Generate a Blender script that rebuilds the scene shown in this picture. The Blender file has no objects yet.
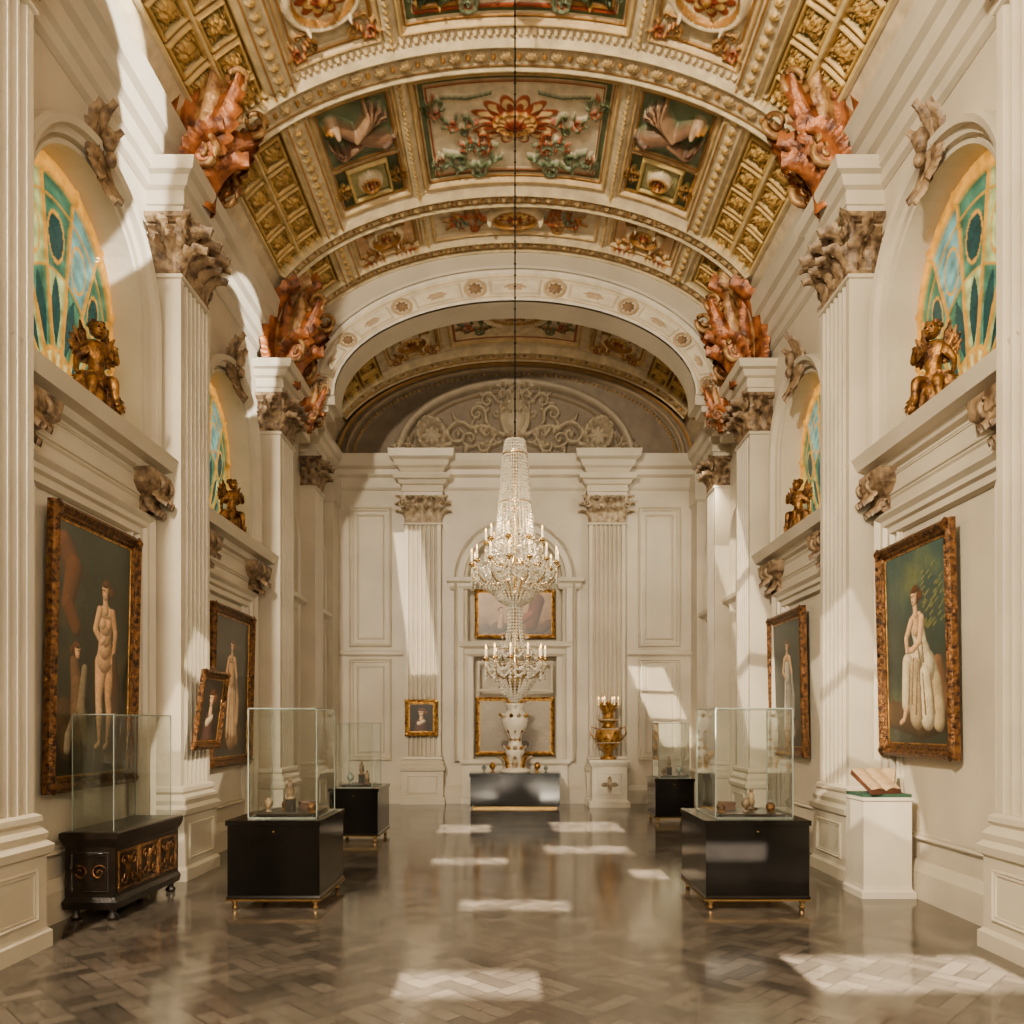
import bpy, math, random
import numpy as np
from mathutils import Vector, Matrix
random.seed(7); rng=np.random.RandomState(3)
WX=3.9; BY=16.9; FY=-4.0
pi=math.pi
def S(x,y,z):
    x,y,z=np.broadcast_arrays(np.asarray(x,float),np.asarray(y,float),np.asarray(z,float))
    return np.stack([x,y,z],-1)
def lin(c): return [((v/12.92) if v<=.04045 else ((v+.055)/1.055)**2.4) for v in c]
def MW(side): return lambda a,b,h: S(side*(WX-np.asarray(h,float)),a,b)
MBK=lambda a,b,h: S(a,BY-np.asarray(h,float),b)
# ---------------------------------------------------------------- materials
def newmat(name):
    m=bpy.data.materials.new(name); m.use_nodes=True
    nt=m.node_tree; return m,nt,nt.nodes['Principled BSDF']
def mat(name,col,rough=.5,metal=0,var=.12,scale=6,bump=.0,bscale=40,col2=None,spec=None,emis=None,es=0,trans=0):
    m,nt,b=newmat(name); N=nt.nodes; L=nt.links
    c=lin(col); c2=lin(col2) if col2 else [v*(1-var) for v in c]
    tc=N.new('ShaderNodeTexCoord'); no=N.new('ShaderNodeTexNoise'); no.inputs['Scale'].default_value=scale
    no.inputs['Detail'].default_value=6
    L.new(tc.outputs['Object'],no.inputs['Vector'])
    cr=N.new('ShaderNodeValToRGB'); cr.color_ramp.elements[0].position=.35; cr.color_ramp.elements[1].position=.65
    cr.color_ramp.elements[0].color=(*c2,1); cr.color_ramp.elements[1].color=(*c,1)
    L.new(no.outputs['Fac'],cr.inputs['Fac']); L.new(cr.outputs['Color'],b.inputs['Base Color'])
    b.inputs['Roughness'].default_value=rough; b.inputs['Metallic'].default_value=metal
    if spec is not None: b.inputs['Specular IOR Level'].default_value=spec
    if trans: b.inputs['Transmission Weight'].default_value=trans
    if emis: b.inputs['Emission Color'].default_value=(*lin(emis),1); b.inputs['Emission Strength'].default_value=es
    if bump:
        n2=N.new('ShaderNodeTexNoise'); n2.inputs['Scale'].default_value=bscale; n2.inputs['Detail'].default_value=4
        L.new(tc.outputs['Object'],n2.inputs['Vector'])
        bp=N.new('ShaderNodeBump'); bp.inputs['Strength'].default_value=bump; bp.inputs['Distance'].default_value=.02
        L.new(n2.outputs['Fac'],bp.inputs['Height']); L.new(bp.outputs['Normal'],b.inputs['Normal'])
    return m
PL=mat('plaster_ivory',(.76,.715,.63),.42,var=.18,scale=1.3,bump=.14,bscale=18)
PLD=mat('plaster_panel',(.71,.665,.58),.55,var=.16,scale=1.1,bump=.1,bscale=14)
ORN=mat('aged_stone_ornament',(.57,.47,.34),.5,col2=(.27,.19,.12),scale=11,bump=.6,bscale=30)
ORN2=mat('pale_stone_ornament',(.74,.68,.57),.55,col2=(.48,.39,.28),scale=9,bump=.4,bscale=30)
BRZ=mat('gilt_terracotta_leaf',(.66,.38,.16),.4,metal=.25,col2=(.28,.12,.045),scale=7,bump=.5,bscale=25)
BRZ2=mat('gilt_stucco_leaf',(.70,.54,.32),.42,metal=.25,col2=(.38,.22,.10),scale=7,bump=.5,bscale=25)
GOLD=mat('gilding',(.78,.59,.28),.34,metal=.8,col2=(.42,.27,.10),scale=14,bump=.4,bscale=50)
OGLD=mat('antique_gold_bronze',(.62,.43,.19),.38,metal=.7,col2=(.24,.14,.06),scale=12,bump=.6,bscale=40)
GOLDB=mat('bright_brass',(.80,.66,.42),.25,metal=1,var=.2,scale=10)
SILV=mat('silvered_brass',(.80,.71,.54),.25,metal=.9,var=.2,scale=10)
FRM=mat('carved_gilt_frame',(.50,.33,.15),.38,metal=.6,col2=(.15,.08,.04),scale=22,bump=.9,bscale=45)
BLK=mat('black_lacquer',(.035,.03,.028),.14,var=.4,scale=3,spec=.35)
DWD=mat('dark_carved_wood',(.11,.075,.05),.3,col2=(.05,.035,.025),scale=8,bump=.3,bscale=60)
WHT=mat('white_marble',(.84,.80,.72),.25,var=.14,scale=3)
GLE=mat('polished_glass_edge',(.50,.53,.49),.12,var=.1,spec=.8)
CAN=mat('wax_candle',(.95,.90,.78),.5,var=.04,emis=(1,.85,.6),es=.3)
FLM=mat('candle_flame',(1,.85,.5),.5,emis=(1,.74,.38),es=12)
IRON=mat('dark_iron',(.08,.06,.045),.45,metal=.7)
CRY=mat('crystal_drops',(.90,.87,.80),.07,var=.3,scale=30,trans=.3,spec=.9)
VEL=mat('green_velvet',(.16,.30,.22),.9,var=.3,scale=20)
PAP=mat('old_paper',(.72,.60,.44),.8,var=.25,scale=20)
LEA=mat('brown_leather',(.32,.18,.10),.5,var=.4,scale=20)
POR=mat('porcelain',(.60,.60,.54),.15,col2=(.30,.35,.36),scale=14)
# glass
GLS,nt,b=newmat('vitrine_glass'); N=nt.nodes; L=nt.links
N.remove(b); o=N['Material Output']; t=N.new('ShaderNodeBsdfTransparent'); t.inputs[0].default_value=(.92,.95,.94,1)
g=N.new('ShaderNodeBsdfGlossy'); g.inputs['Roughness'].default_value=.03; g.inputs[0].default_value=(.95,1,1,1)
lw=N.new('ShaderNodeLayerWeight'); lw.inputs[0].default_value=.25; mx=N.new('ShaderNodeMixShader')
ma=N.new('ShaderNodeMath'); ma.operation='MULTIPLY_ADD'; ma.inputs[1].default_value=.6; ma.inputs[2].default_value=.06
L.new(lw.outputs['Fresnel'],ma.inputs[0]); L.new(ma.outputs[0],mx.inputs[0]); L.new(t.outputs[0],mx.inputs[1]); L.new(g.outputs[0],mx.inputs[2]); L.new(mx.outputs[0],o.inputs[0])
# vertex colour materials
def vmat(name,rough,bump=0,nscale=8,dirt=.25,transl=0,gamma=1.0):
    m,nt,b=newmat(name); N=nt.nodes; L=nt.links
    at=N.new('ShaderNodeAttribute'); at.attribute_name='Col'
    gm=N.new('ShaderNodeGamma'); gm.inputs[1].default_value=gamma; L.new(at.outputs['Color'],gm.inputs[0])
    tc=N.new('ShaderNodeTexCoord'); no=N.new('ShaderNodeTexNoise'); no.inputs['Scale'].default_value=nscale; no.inputs['Detail'].default_value=8
    L.new(tc.outputs['Object'],no.inputs['Vector'])
    mr=N.new('ShaderNodeMapRange'); mr.inputs[1].default_value=.3; mr.inputs[2].default_value=.7; mr.inputs[3].default_value=1-dirt; mr.inputs[4].default_value=1.06
    L.new(no.outputs['Fac'],mr.inputs[0])
    mu=N.new('ShaderNodeVectorMath'); mu.operation='SCALE'; L.new(gm.outputs['Color'],mu.inputs[0]); L.new(mr.outputs[0],mu.inputs['Scale'])
    L.new(mu.outputs[0],b.inputs['Base Color']); L.new(at.outputs['Alpha'],b.inputs['Metallic']); b.inputs['Roughness'].default_value=rough
    if bump:
        bp=N.new('ShaderNodeBump'); bp.inputs['Strength'].default_value=bump; bp.inputs['Distance'].default_value=.01
        n2=N.new('ShaderNodeTexNoise'); n2.inputs['Scale'].default_value=35; n2.inputs['Detail'].default_value=5; L.new(tc.outputs['Object'],n2.inputs['Vector'])
        L.new(n2.outputs['Fac'],bp.inputs['Height']); L.new(bp.outputs['Normal'],b.inputs['Normal'])
    if transl:
        tr=N.new('ShaderNodeBsdfTranslucent'); L.new(mu.outputs[0],tr.inputs[0]); mx=N.new('ShaderNodeMixShader'); mx.inputs[0].default_value=transl
        L.new(b.outputs[0],mx.inputs[1]); L.new(tr.outputs[0],mx.inputs[2]); L.new(mx.outputs[0],N['Material Output'].inputs[0])
    return m
FRES=vmat('frescoed_stucco',.45,bump=.5,nscale=6,dirt=.35,gamma=1.35)
RELF=vmat('carved_plaster',.6,bump=.3,nscale=5,dirt=.25,gamma=1.35)
OIL=vmat('oil_paint',.35,bump=.15,nscale=30,dirt=.25,gamma=1.05)
SGL=vmat('stained_glass',.25,nscale=10,dirt=.4,transl=.6,gamma=1.3)
# floor
FLR,nt,b=newmat('parquet_marble_floor'); N=nt.nodes; L=nt.links
tc=N.new('ShaderNodeTexCoord'); mp=N.new('ShaderNodeMapping'); mp.inputs['Rotation'].default_value=(0,0,pi/4); L.new(tc.outputs['Object'],mp.inputs[0])
def brick(rot):
    m2=N.new('ShaderNodeMapping'); m2.inputs['Rotation'].default_value=(0,0,rot); L.new(mp.outputs[0],m2.inputs[0])
    br=N.new('ShaderNodeTexBrick'); br.inputs['Scale'].default_value=1.0; br.inputs['Brick Width'].default_value=.36; br.inputs['Row Height'].default_value=.12
    br.inputs['Mortar Size'].default_value=.004; br.inputs['Color1'].default_value=(*lin((.335,.305,.27)),1); br.inputs['Color2'].default_value=(*lin((.20,.18,.16)),1)
    br.inputs['Mortar'].default_value=(*lin((.11,.10,.09)),1); br.inputs['Bias'].default_value=-.1; L.new(m2.outputs[0],br.inputs['Vector']); return br
b1=brick(0); b2=brick(pi/2)
ck=N.new('ShaderNodeTexChecker'); ck.inputs['Scale'].default_value=1/.36; L.new(mp.outputs[0],ck.inputs['Vector'])
mx=N.new('ShaderNodeMixRGB'); L.new(ck.outputs['Fac'],mx.inputs[0]); L.new(b1.outputs['Color'],mx.inputs[1]); L.new(b2.outputs['Color'],mx.inputs[2])
no=N.new('ShaderNodeTexNoise'); no.inputs['Scale'].default_value=1.6; no.inputs['Detail'].default_value=8; L.new(tc.outputs['Object'],no.inputs['Vector'])
m3=N.new('ShaderNodeMixRGB'); m3.blend_type='OVERLAY'; m3.inputs[0].default_value=.5; L.new(mx.outputs[0],m3.inputs[1]); L.new(no.outputs['Fac'],m3.inputs[2])
L.new(m3.outputs[0],b.inputs['Base Color'])
mr=N.new('ShaderNodeMapRange'); mr.inputs[3].default_value=.06; mr.inputs[4].default_value=.22; L.new(no.outputs['Fac'],mr.inputs[0]); L.new(mr.outputs[0],b.inputs['Roughness'])
b.inputs['IOR'].default_value=1.6
# ---------------------------------------------------------------- mesh builder
class MBd:
    def __init__(s): s.v=[]; s.n=0; s.f=[]; s.mi=[]; s.sm=[]; s.mats=[]
    def add(s,v,f,m,smooth=False):
        v=np.asarray(v,float).reshape(-1,3)
        if m not in s.mats: s.mats.append(m)
        k=s.mats.index(m)
        s.v.append(v); n=s.n
        for q in f: s.f.append(tuple(i+n for i in q))
        s.mi+= [k]*len(f); s.sm+=[smooth]*len(f); s.n+=len(v)
    def finish(s,name,parent=None):
        me=bpy.data.meshes.new(name); me.from_pydata(np.concatenate(s.v).tolist(),[],s.f)
        for m in s.mats: me.materials.append(m)
        me.polygons.foreach_set('material_index',s.mi); me.polygons.foreach_set('use_smooth',s.sm)
        me.validate(); me.update()
        ob=bpy.data.objects.new(name,me); bpy.context.scene.collection.objects.link(ob)
        if parent: attach(ob,parent)
        return ob
def attach(ob,e): ob.parent=e; ob.matrix_parent_inverse=Matrix.Translation(-Vector(e.location))
def empty(name,loc=(0,0,0)):
    e=bpy.data.objects.new(name,None); e.location=loc; e.empty_display_size=.2; bpy.context.scene.collection.objects.link(e); return e
def gridf(nr,nc,closeC=False):
    f=[]
    for i in range(nr-1):
        for j in range(nc if closeC else nc-1):
            k=(j+1)%nc; f.append((i*nc+j,i*nc+k,(i+1)*nc+k,(i+1)*nc+j))
    return f
def box(mb,p0,p1,m):
    x0,y0,z0=p0;x1,y1,z1=p1
    v=[(x0,y0,z0),(x1,y0,z0),(x1,y1,z0),(x0,y1,z0),(x0,y0,z1),(x1,y0,z1),(x1,y1,z1),(x0,y1,z1)]
    mb.add(v,[(0,3,2,1),(4,5,6,7),(0,1,5,4),(1,2,6,5),(2,3,7,6),(3,0,4,7)],m)
def block(mb,M,a0,a1,h0,prof,m):   # moulded block against a wall
    v=[]
    for b,p in prof:
        for a,h in ((a0-p,0),(a0-p,h0+p),(a1+p,h0+p),(a1+p,0)): v.append(M(a,b,h))
    f=gridf(len(prof),4,True); n=len(prof)
    f+=[(0,1,2,3),tuple((n-1)*4+i for i in (3,2,1,0))]
    mb.add(v,f,m)
def fblock(mb,x0,x1,y0,y1,prof,m):  # free standing moulded block
    v=[]
    for b,p in prof:
        for x,y in ((x0-p,y0-p),(x1+p,y0-p),(x1+p,y1+p),(x0-p,y1+p)): v.append((x,y,b))
    n=len(prof); f=gridf(n,4,True)+[(3,2,1,0),tuple((n-1)*4+i for i in range(4))]
    mb.add(v,f,m)
def fluted(mb,M,a0,a1,h0,b0,b1,n,m,sides=True,d=None):
    out=[]; w=(a1-a0); mg=w*.08; fw=(w-2*mg)/n; d=d or fw*.75
    out.append((a0,0)); out.append((a0,h0))
    for i in range(n):
        s=a0+mg+i*fw; g=fw*.12
        out.append((s+g,h0))
        for k in range(1,6):
            t=k/6; out.append((s+g+(fw-2*g)*t,h0-d*math.sin(pi*t)**.6))
        out.append((s+fw-g,h0))
    out.append((a1,h0)); out.append((a1,0))
    v=[M(a,b0,h) for a,h in out]+[M(a,b1,h) for a,h in out]
    mb.add(v,gridf(2,len(out)),m)
def sweep(mb,M,path,prof,m,closed=False,smooth=False):
    P=np.array(path,float); n=len(P); v=[]
    for i in range(n):
        def nrm(a,b):
            t=P[b]-P[a]; t/=np.linalg.norm(t)+1e-9; return np.array([-t[1],t[0]])
        if closed: n1=nrm((i-1)%n,i); n2=nrm(i,(i+1)%n)
        else:
            n1=nrm(i-1,i) if i>0 else nrm(i,i+1); n2=nrm(i,i+1) if i<n-1 else n1
        mi=(n1+n2)/max(.3,1+n1@n2)
        for o_,h in prof:
            q=P[i]+mi*o_; v.append(M(q[0],q[1],h))
    k=len(prof); f=[]
    for i in range(n if closed else n-1):
        j=(i+1)%n
        for c in range(k-1): f.append((i*k+c,j*k+c,j*k+c+1,i*k+c+1))
    mb.add(v,f,m,smooth)
def rectp(a0,a1,b0,b1): return [(a0,b0),(a1,b0),(a1,b1),(a0,b1)]
def panel(mb,M,a0,a1,b0,b1,m,w=.05,h=.03,h0=0):
    sweep(mb,M,rectp(a0,a1,b0,b1),[(0,h0),(0,h0+h*.7),(w*.3,h0+h),(w*.6,h0+h*.5),(w,h0+h*.6),(w*1.1,h0)],m,True)
def lathe(mb,c,prof,m,seg=20,smooth=True):
    v=[]
    for r,z in prof:
        for k in range(seg):
            a=2*pi*k/seg; v.append((c[0]+r*math.cos(a),c[1]+r*math.sin(a),c[2]+z))
    mb.add(v,gridf(len(prof),seg,True),m,smooth)
def tube(mb,pts,r,m,seg=7,smooth=True):
    P=np.array(pts,float); n=len(P); rr=np.ones(n)*r if np.isscalar(r) else np.array(r); v=[]
    for i in range(n):
        t=P[min(i+1,n-1)]-P[max(i-1,0)]; t/=np.linalg.norm(t)+1e-9
        u=np.array([0,0,1.]) if abs(t[2])<.9 else np.array([1.,0,0])
        s=np.cross(t,u); s/=np.linalg.norm(s)+1e-9; w=np.cross(s,t)
        for k in range(seg):
            a=2*pi*k/seg; v.append(P[i]+rr[i]*(math.cos(a)*s+math.sin(a)*w))
    mb.add(v,gridf(n,seg,True)+[tuple(range(seg))[::-1],tuple((n-1)*seg+k for k in range(seg))],m,smooth)
def octa(mb,c,r,h,m):
    x,y,z=c; mb.add([(x+r,y,z),(x,y+r,z),(x-r,y,z),(x,y-r,z),(x,y,z+h),(x,y,z-h)],
      [(0,1,4),(1,2,4),(2,3,4),(3,0,4),(1,0,5),(2,1,5),(3,2,5),(0,3,5)],m)
def ball(mb,c,r,m,sx=1,sy=1,sz=1,seg=12):
    v=[];n=8
    for i in range(n+1):
        ph=pi*i/n
        for k in range(seg):
            a=2*pi*k/seg; v.append((c[0]+r*sx*math.sin(ph)*math.cos(a),c[1]+r*sy*math.sin(ph)*math.sin(a),c[2]+r*sz*math.cos(ph)))
    mb.add(v,gridf(n+1,seg,True),m,True)
def leaf(mb,o,side,up,out,W,Ln,curl,m,lob=5,bend=.25,nl=14,amp=.22,pw=1.6):
    o=np.array(o,float);side=np.array(side,float);up=np.array(up,float);out=np.array(out,float)
    ns=9; v=[]; y=0;z=0; ph=0
    for i in range(nl):
        t=i/(nl-1)
        w=W*.5*(math.sin(pi*(.18+.80*t))**.75)*(1+amp*math.cos(t*2*pi*lob))
        for j in range(ns):
            s=j/(ns-1)*2-1
            rid=.05*W*math.cos(s*3*pi)*(1-abs(s)*.3)
            off=-bend*W*s*s+rid
            d=-math.sin(ph)*up+math.cos(ph)*out
            v.append(o+side*(w*s)+up*y+out*z+d*off+ (up*.12*W*abs(s)*(1+math.cos(t*2*pi*lob))*.4))
        ph=curl*t**pw
        y+=Ln/(nl-1)*math.cos(ph); z+=Ln/(nl-1)*math.sin(ph)
    mb.add(v,gridf(nl,ns),m,True)
def vecs(M,a,b,h):
    o=M(a,b,h); return o,M(a+1,b,h)-o,M(a,b+1,h)-o,M(a,b,h+1)-o
def spir(c,R,a0,turns,d,n=26,k=.85):
    return [(c[0]+R*(1-k*t)*math.cos(a0+d*2*pi*turns*t),c[1]+R*(1-k*t)*math.sin(a0+d*2*pi*turns*t)) for t in np.linspace(0,1,n)]
def capital(mb,M,a0,a1,h0,b0,b1,m,side=True):
    w=a1-a0; H=b1-b0
    block(mb,M,a0+.02,a1-.02,h0-.02,[(b0,0),(b0+.03,.02),(b0+.05,0),(b1-.08,.03)],m)
    block(mb,M,a0,a1,h0,[(b1-.08,.05),(b1-.05,.1),(b1,.1)],m)
    for row,(n,zz,LL) in enumerate(((4,0,.55),(3,.28,.62))):
        for i in range(n):
            a=a0+w*(i+.5)/n; o_,s_,u_,t_=vecs(M,a,b0+zz*H,h0+.01)
            leaf(mb,o_,s_,u_,t_,w/n*1.1,H*LL*1.25,2.2,m,amp=.3)
    for sg,aa in ((-1,a0),(1,a1)):
        for row in (0,1):
            for hh in ((h0*.3,h0*.8) if row==0 else (h0*.55,)):
                o_,s_,u_,t_=vecs(M,aa,b0+row*.28*H,hh)
                leaf(mb,o_,t_,u_,s_*sg,h0*.55,H*.72,2.2,m,amp=.3)
        pts=[M(p[0],p[1],h0+.07) for p in spir((aa+sg*.03,b1-.17),.09,pi/2,1.4,-sg)]
        tube(mb,pts,.022,m,6)
        o_,s_,u_,t_=vecs(M,aa,b0+.35*H,h0)
        dg=(s_*sg+t_)/1.414; leaf(mb,o_,(s_-t_*sg)/1.414,u_,dg,.14,H*.8,2.0,m)
def pilaster(mb,M,a0,a1,h0,zc0,zc1,ze,n=6,om=None,plz=.8):
    om=om or ORN
    block(mb,M,a0,a1,h0,[(0,.09),(.12,.09),(.15,.06),(plz-.12,.06),(plz-.1,.09),(plz-.04,.1),(plz,.06)],PL)
    panel(mb,lambda a,b,h:M(a,b,h+h0+.06),a0+.06,a1-.06,.22,plz-.2,PL,.04,.02)
    block(mb,M,a0,a1,h0,[(plz,.06),(plz+.05,.07),(plz+.08,.05),(plz+.11,.02),(plz+.14,.045),(plz+.18,.04),(plz+.2,.005)],PL)
    fluted(mb,M,a0,a1,h0,plz+.2,zc0,n,PL)
    block(mb,M,a0,a1,h0,[(zc0-.06,0),(zc0-.05,.025),(zc0-.02,.025),(zc0,.0)],PL)
    capital(mb,M,a0,a1,h0,zc0,zc1,om)
    e=ze-zc1
    block(mb,M,a0,a1,h0,[(zc1,.03),(zc1+.18*e,.04),(zc1+.2*e,.06),(zc1+.5*e,.05),(zc1+.55*e,.1),(zc1+.72*e,.14),(zc1+.76*e,.2),(zc1+.94*e,.23),(ze,.23)],PL)
# ---------------------------------------------------------------- relief/paint canvas
class CV:
    def __init__(s,u0,u1,v0,v1,res,base,met=0):
        s.u0,s.v0,s.r=u0,v0,res
        u=np.arange(u0,u1+res*.5,res); v=np.arange(v0,v1+res*.5,res)
        s.U,s.V=np.meshgrid(u,v); s.H=np.zeros(s.U.shape); s.C=np.ones(s.U.shape+(4,)); s.C[...]=[*lin(base),met]
    def win(s,x0,x1,y0,y1):
        f=lambda q,o_,n:int(min(max((q-o_)/s.r,0),n))
        ny,nx=s.U.shape
        return (slice(f(y0,s.v0,ny),f(y1,s.v0,ny-1)+2),slice(f(x0,s.u0,nx),f(x1,s.u0,nx-1)+2))
    def mix(s,sl,m,col,met=0):
        c=np.array([*lin(col),met*.35]); s.C[sl]=s.C[sl]*(1-m[...,None])+c*m[...,None]
    def fill(s,x0,x1,y0,y1,col,met=0,h=None):
        sl=s.win(x0,x1,y0,y1); U,V=s.U[sl],s.V[sl]; m=((U>=x0)&(U<=x1)&(V>=y0)&(V<=y1)).astype(float)
        s.mix(sl,m,col,met)
        if h is not None: s.H[sl]=np.where(m>0,h,s.H[sl])
    def frame(s,x0,x1,y0,y1,w,hh,col,met=0):
        sl=s.win(x0,x1,y0,y1); U,V=s.U[sl],s.V[sl]
        d=np.minimum(np.minimum(U-x0,x1-U),np.minimum(V-y0,y1-V)); m=((d>=0)&(d<=w)).astype(float)
        s.mix(sl,m,col,met); s.H[sl]+=m*hh*np.sin(pi*np.clip(d/w,0,1))**.6
    def ell(s,cx,cy,rx,ry,col,met=0,hh=0):
        sl=s.win(cx-rx,cx+rx,cy-ry,cy+ry); U,V=s.U[sl],s.V[sl]; q=((U-cx)/rx)**2+((V-cy)/ry)**2
        m=(q<1).astype(float); s.mix(sl,m,col,met); s.H[sl]+=hh*np.sqrt(np.clip(1-q,0,1))
    def ring(s,cx,cy,rx,ry,w,hh,col,met=0):
        sl=s.win(cx-rx-w,cx+rx+w,cy-ry-w,cy+ry+w); U,V=s.U[sl],s.V[sl]
        q=(np.sqrt(((U-cx)/rx)**2+((V-cy)/ry)**2)-1)*min(rx,ry)/w; m=(np.abs(q)<1).astype(float)
        s.mix(sl,m,col,met); s.H[sl]+=m*hh*np.sqrt(np.clip(1-q*q,0,1))
    def ros(s,cx,cy,r,n,col,hh,met=0,asp=1.,ph=0,depth=.3):
        sl=s.win(cx-r*asp,cx+r*asp,cy-r,cy+r); U,V=(s.U[sl]-cx)/asp,s.V[sl]-cy
        rho=np.hypot(U,V)/r; th=np.arctan2(V,U)+ph; lim=1-depth+depth*np.abs(np.cos(n*th/2))
        m=np.clip((lim-rho)/.04,0,1); s.mix(sl,m,col,met)
        s.H[sl]+=m*hh*(.55+.45*np.abs(np.cos(n*th/2)))*np.sqrt(np.clip(1-rho**2,0,1))
    def line(s,pts,w0,w1,col,hh,met=0):
        P=np.array(pts); W=max(w0,w1); sl=s.win(P[:,0].min()-W,P[:,0].max()+W,P[:,1].min()-W,P[:,1].max()+W)
        U,V=s.U[sl],s.V[sl]
        if U.size==0: return
        best=np.full(U.shape,9.); n=len(P)
        for i in range(n-1):
            a=P[i];d=P[i+1]-a; L2=d@d+1e-12; t=np.clip(((U-a[0])*d[0]+(V-a[1])*d[1])/L2,0,1)
            w=w0+(w1-w0)*(i+t)/(n-1); best=np.minimum(best,np.hypot(U-a[0]-t*d[0],V-a[1]-t*d[1])/w)
        m=np.clip((1-best)/.25,0,1); s.mix(sl,m,col,met)
        if hh: s.H[sl]=np.maximum(s.H[sl],s.H[sl]*.4+m*hh*np.sqrt(np.clip(1-best**2,0,1))+s.H[sl]*.6*(1-m))
    def flo(s,cx,cy,sz,ang,flip,col,hh,met=0,col2=None):
        col2=col2 or col; ca,sa=math.cos(ang),math.sin(ang)
        T=lambda pts:[(cx+sz*(p[0]*ca-flip*p[1]*sa),cy+sz*(p[0]*sa+flip*p[1]*ca)) for p in pts]
        w=.05*sz
        s.line(T([(0,0),(.18,.10),(.36,.14),(.52,.10)]+spir((.72,.0),.22,2.5,1.3,-1,18)),w,w*.5,col,hh,met)
        s.line(T([(.2,.1),(.28,.24)]+spir((.42,.34),.14,pi,1.2,-1,14)),w*.8,w*.4,col2,hh*.9,met)
        s.line(T([(.1,.04),(.2,-.12)]+spir((.33,-.18),.12,2.6,1.2,1,12)),w*.8,w*.4,col2,hh*.9,met)
        for p,q in (((.36,.14),(.30,-.02)),((.5,.1),(.46,.26)),((.72,.2),(.82,.36)),((.9,.05),(1.06,.1)),((.86,-.14),(1.0,-.24)),((.6,-.18),(.58,-.34))):
            s.line(T([p,((p[0]+q[0])/2+.02,(p[1]+q[1])/2),q]),w*1.1,w*.3,col2,hh*.8,met)
        s.ell(*T([(.72,0)])[0],w*.9,w*.9,col,met,hh)
def canvas_mesh(cv,fn,name,m,parent=None,mask=None):
    P=fn(cv.U,cv.V,cv.H).reshape(-1,3); ny,nx=cv.U.shape
    idx=np.arange(ny*nx).reshape(ny,nx); q=np.stack([idx[:-1,:-1],idx[:-1,1:],idx[1:,1:],idx[1:,:-1]],-1).reshape(-1,4)
    me=bpy.data.meshes.new(name); nf=len(q)
    me.vertices.add(len(P)); me.vertices.foreach_set('co',P.astype(np.float32).ravel())
    me.loops.add(nf*4); me.loops.foreach_set('vertex_index',q.astype(np.int32).ravel())
    me.polygons.add(nf); me.polygons.foreach_set('loop_start',(np.arange(nf)*4).astype(np.int32)); me.polygons.foreach_set('loop_total',np.full(nf,4,np.int32))
    me.polygons.foreach_set('use_smooth',np.ones(nf,bool))
    me.update(calc_edges=True)
    at=me.color_attributes.new('Col','FLOAT_COLOR','POINT'); at.data.foreach_set('color',cv.C.astype(np.float32).ravel())
    me.materials.append(m); me.validate()
    ob=bpy.data.objects.new(name,me); bpy.context.scene.collection.objects.link(ob)
    if parent: attach(ob,parent)
    return ob
# ---------------------------------------------------------------- floor
mb=MBd(); mb.add([(-4.2,FY,0),(4.2,FY,0),(4.2,BY+.1,0),(-4.2,BY+.1,0)],[(0,1,2,3)],FLR); mb.finish('floor')
# ---------------------------------------------------------------- side walls with arched openings
BAYS=[dict(c=3.6,r=.95,R=1.17,led=4.45,spr=5.75),dict(c=7.25,r=.95,R=1.17,led=4.45,spr=5.75),dict(c=10.7,r=.85,R=1.06,led=4.2,spr=5.45)]
def side_wall(side,name):
    M=MW(side); mb=MBd(); top=7.9; a=FY
    def quad(a0,a1,b0,b1): mb.add([M(a0,b0,0),M(a1,b0,0),M(a1,b1,0),M(a0,b1,0)],[(0,1,2,3)],PL)
    D=-.34
    for B in BAYS:
        c,r,z0,zs=B['c'],B['r'],B['led'],B['spr']
        quad(a,c-r,0,top); quad(c-r,c+r,0,z0)
        n=24; ps=[(c-r,z0)]+[(c+r*math.cos(pi-pi*i/n),zs+r*math.sin(pi*i/n)) for i in range(n+1)]+[(c+r,z0)]
        for i in range(1,len(ps)-2):
            p,q=ps[i],ps[i+1]; mb.add([M(p[0],p[1],0),M(q[0],q[1],0),M(q[0],top,0),M(p[0],top,0)],[(0,1,2,3)],PL)
        for p,q in zip(ps,ps[1:]+ps[:1]): mb.add([M(*p,0),M(*q,0),M(*q,D),M(*p,D)],[(0,1,2,3)],PL)
        a=c+r
    quad(a,BY+.1,0,top)
    return mb.finish(name)
side_wall(-1,'wall_left'); side_wall(1,'wall_right')
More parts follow.
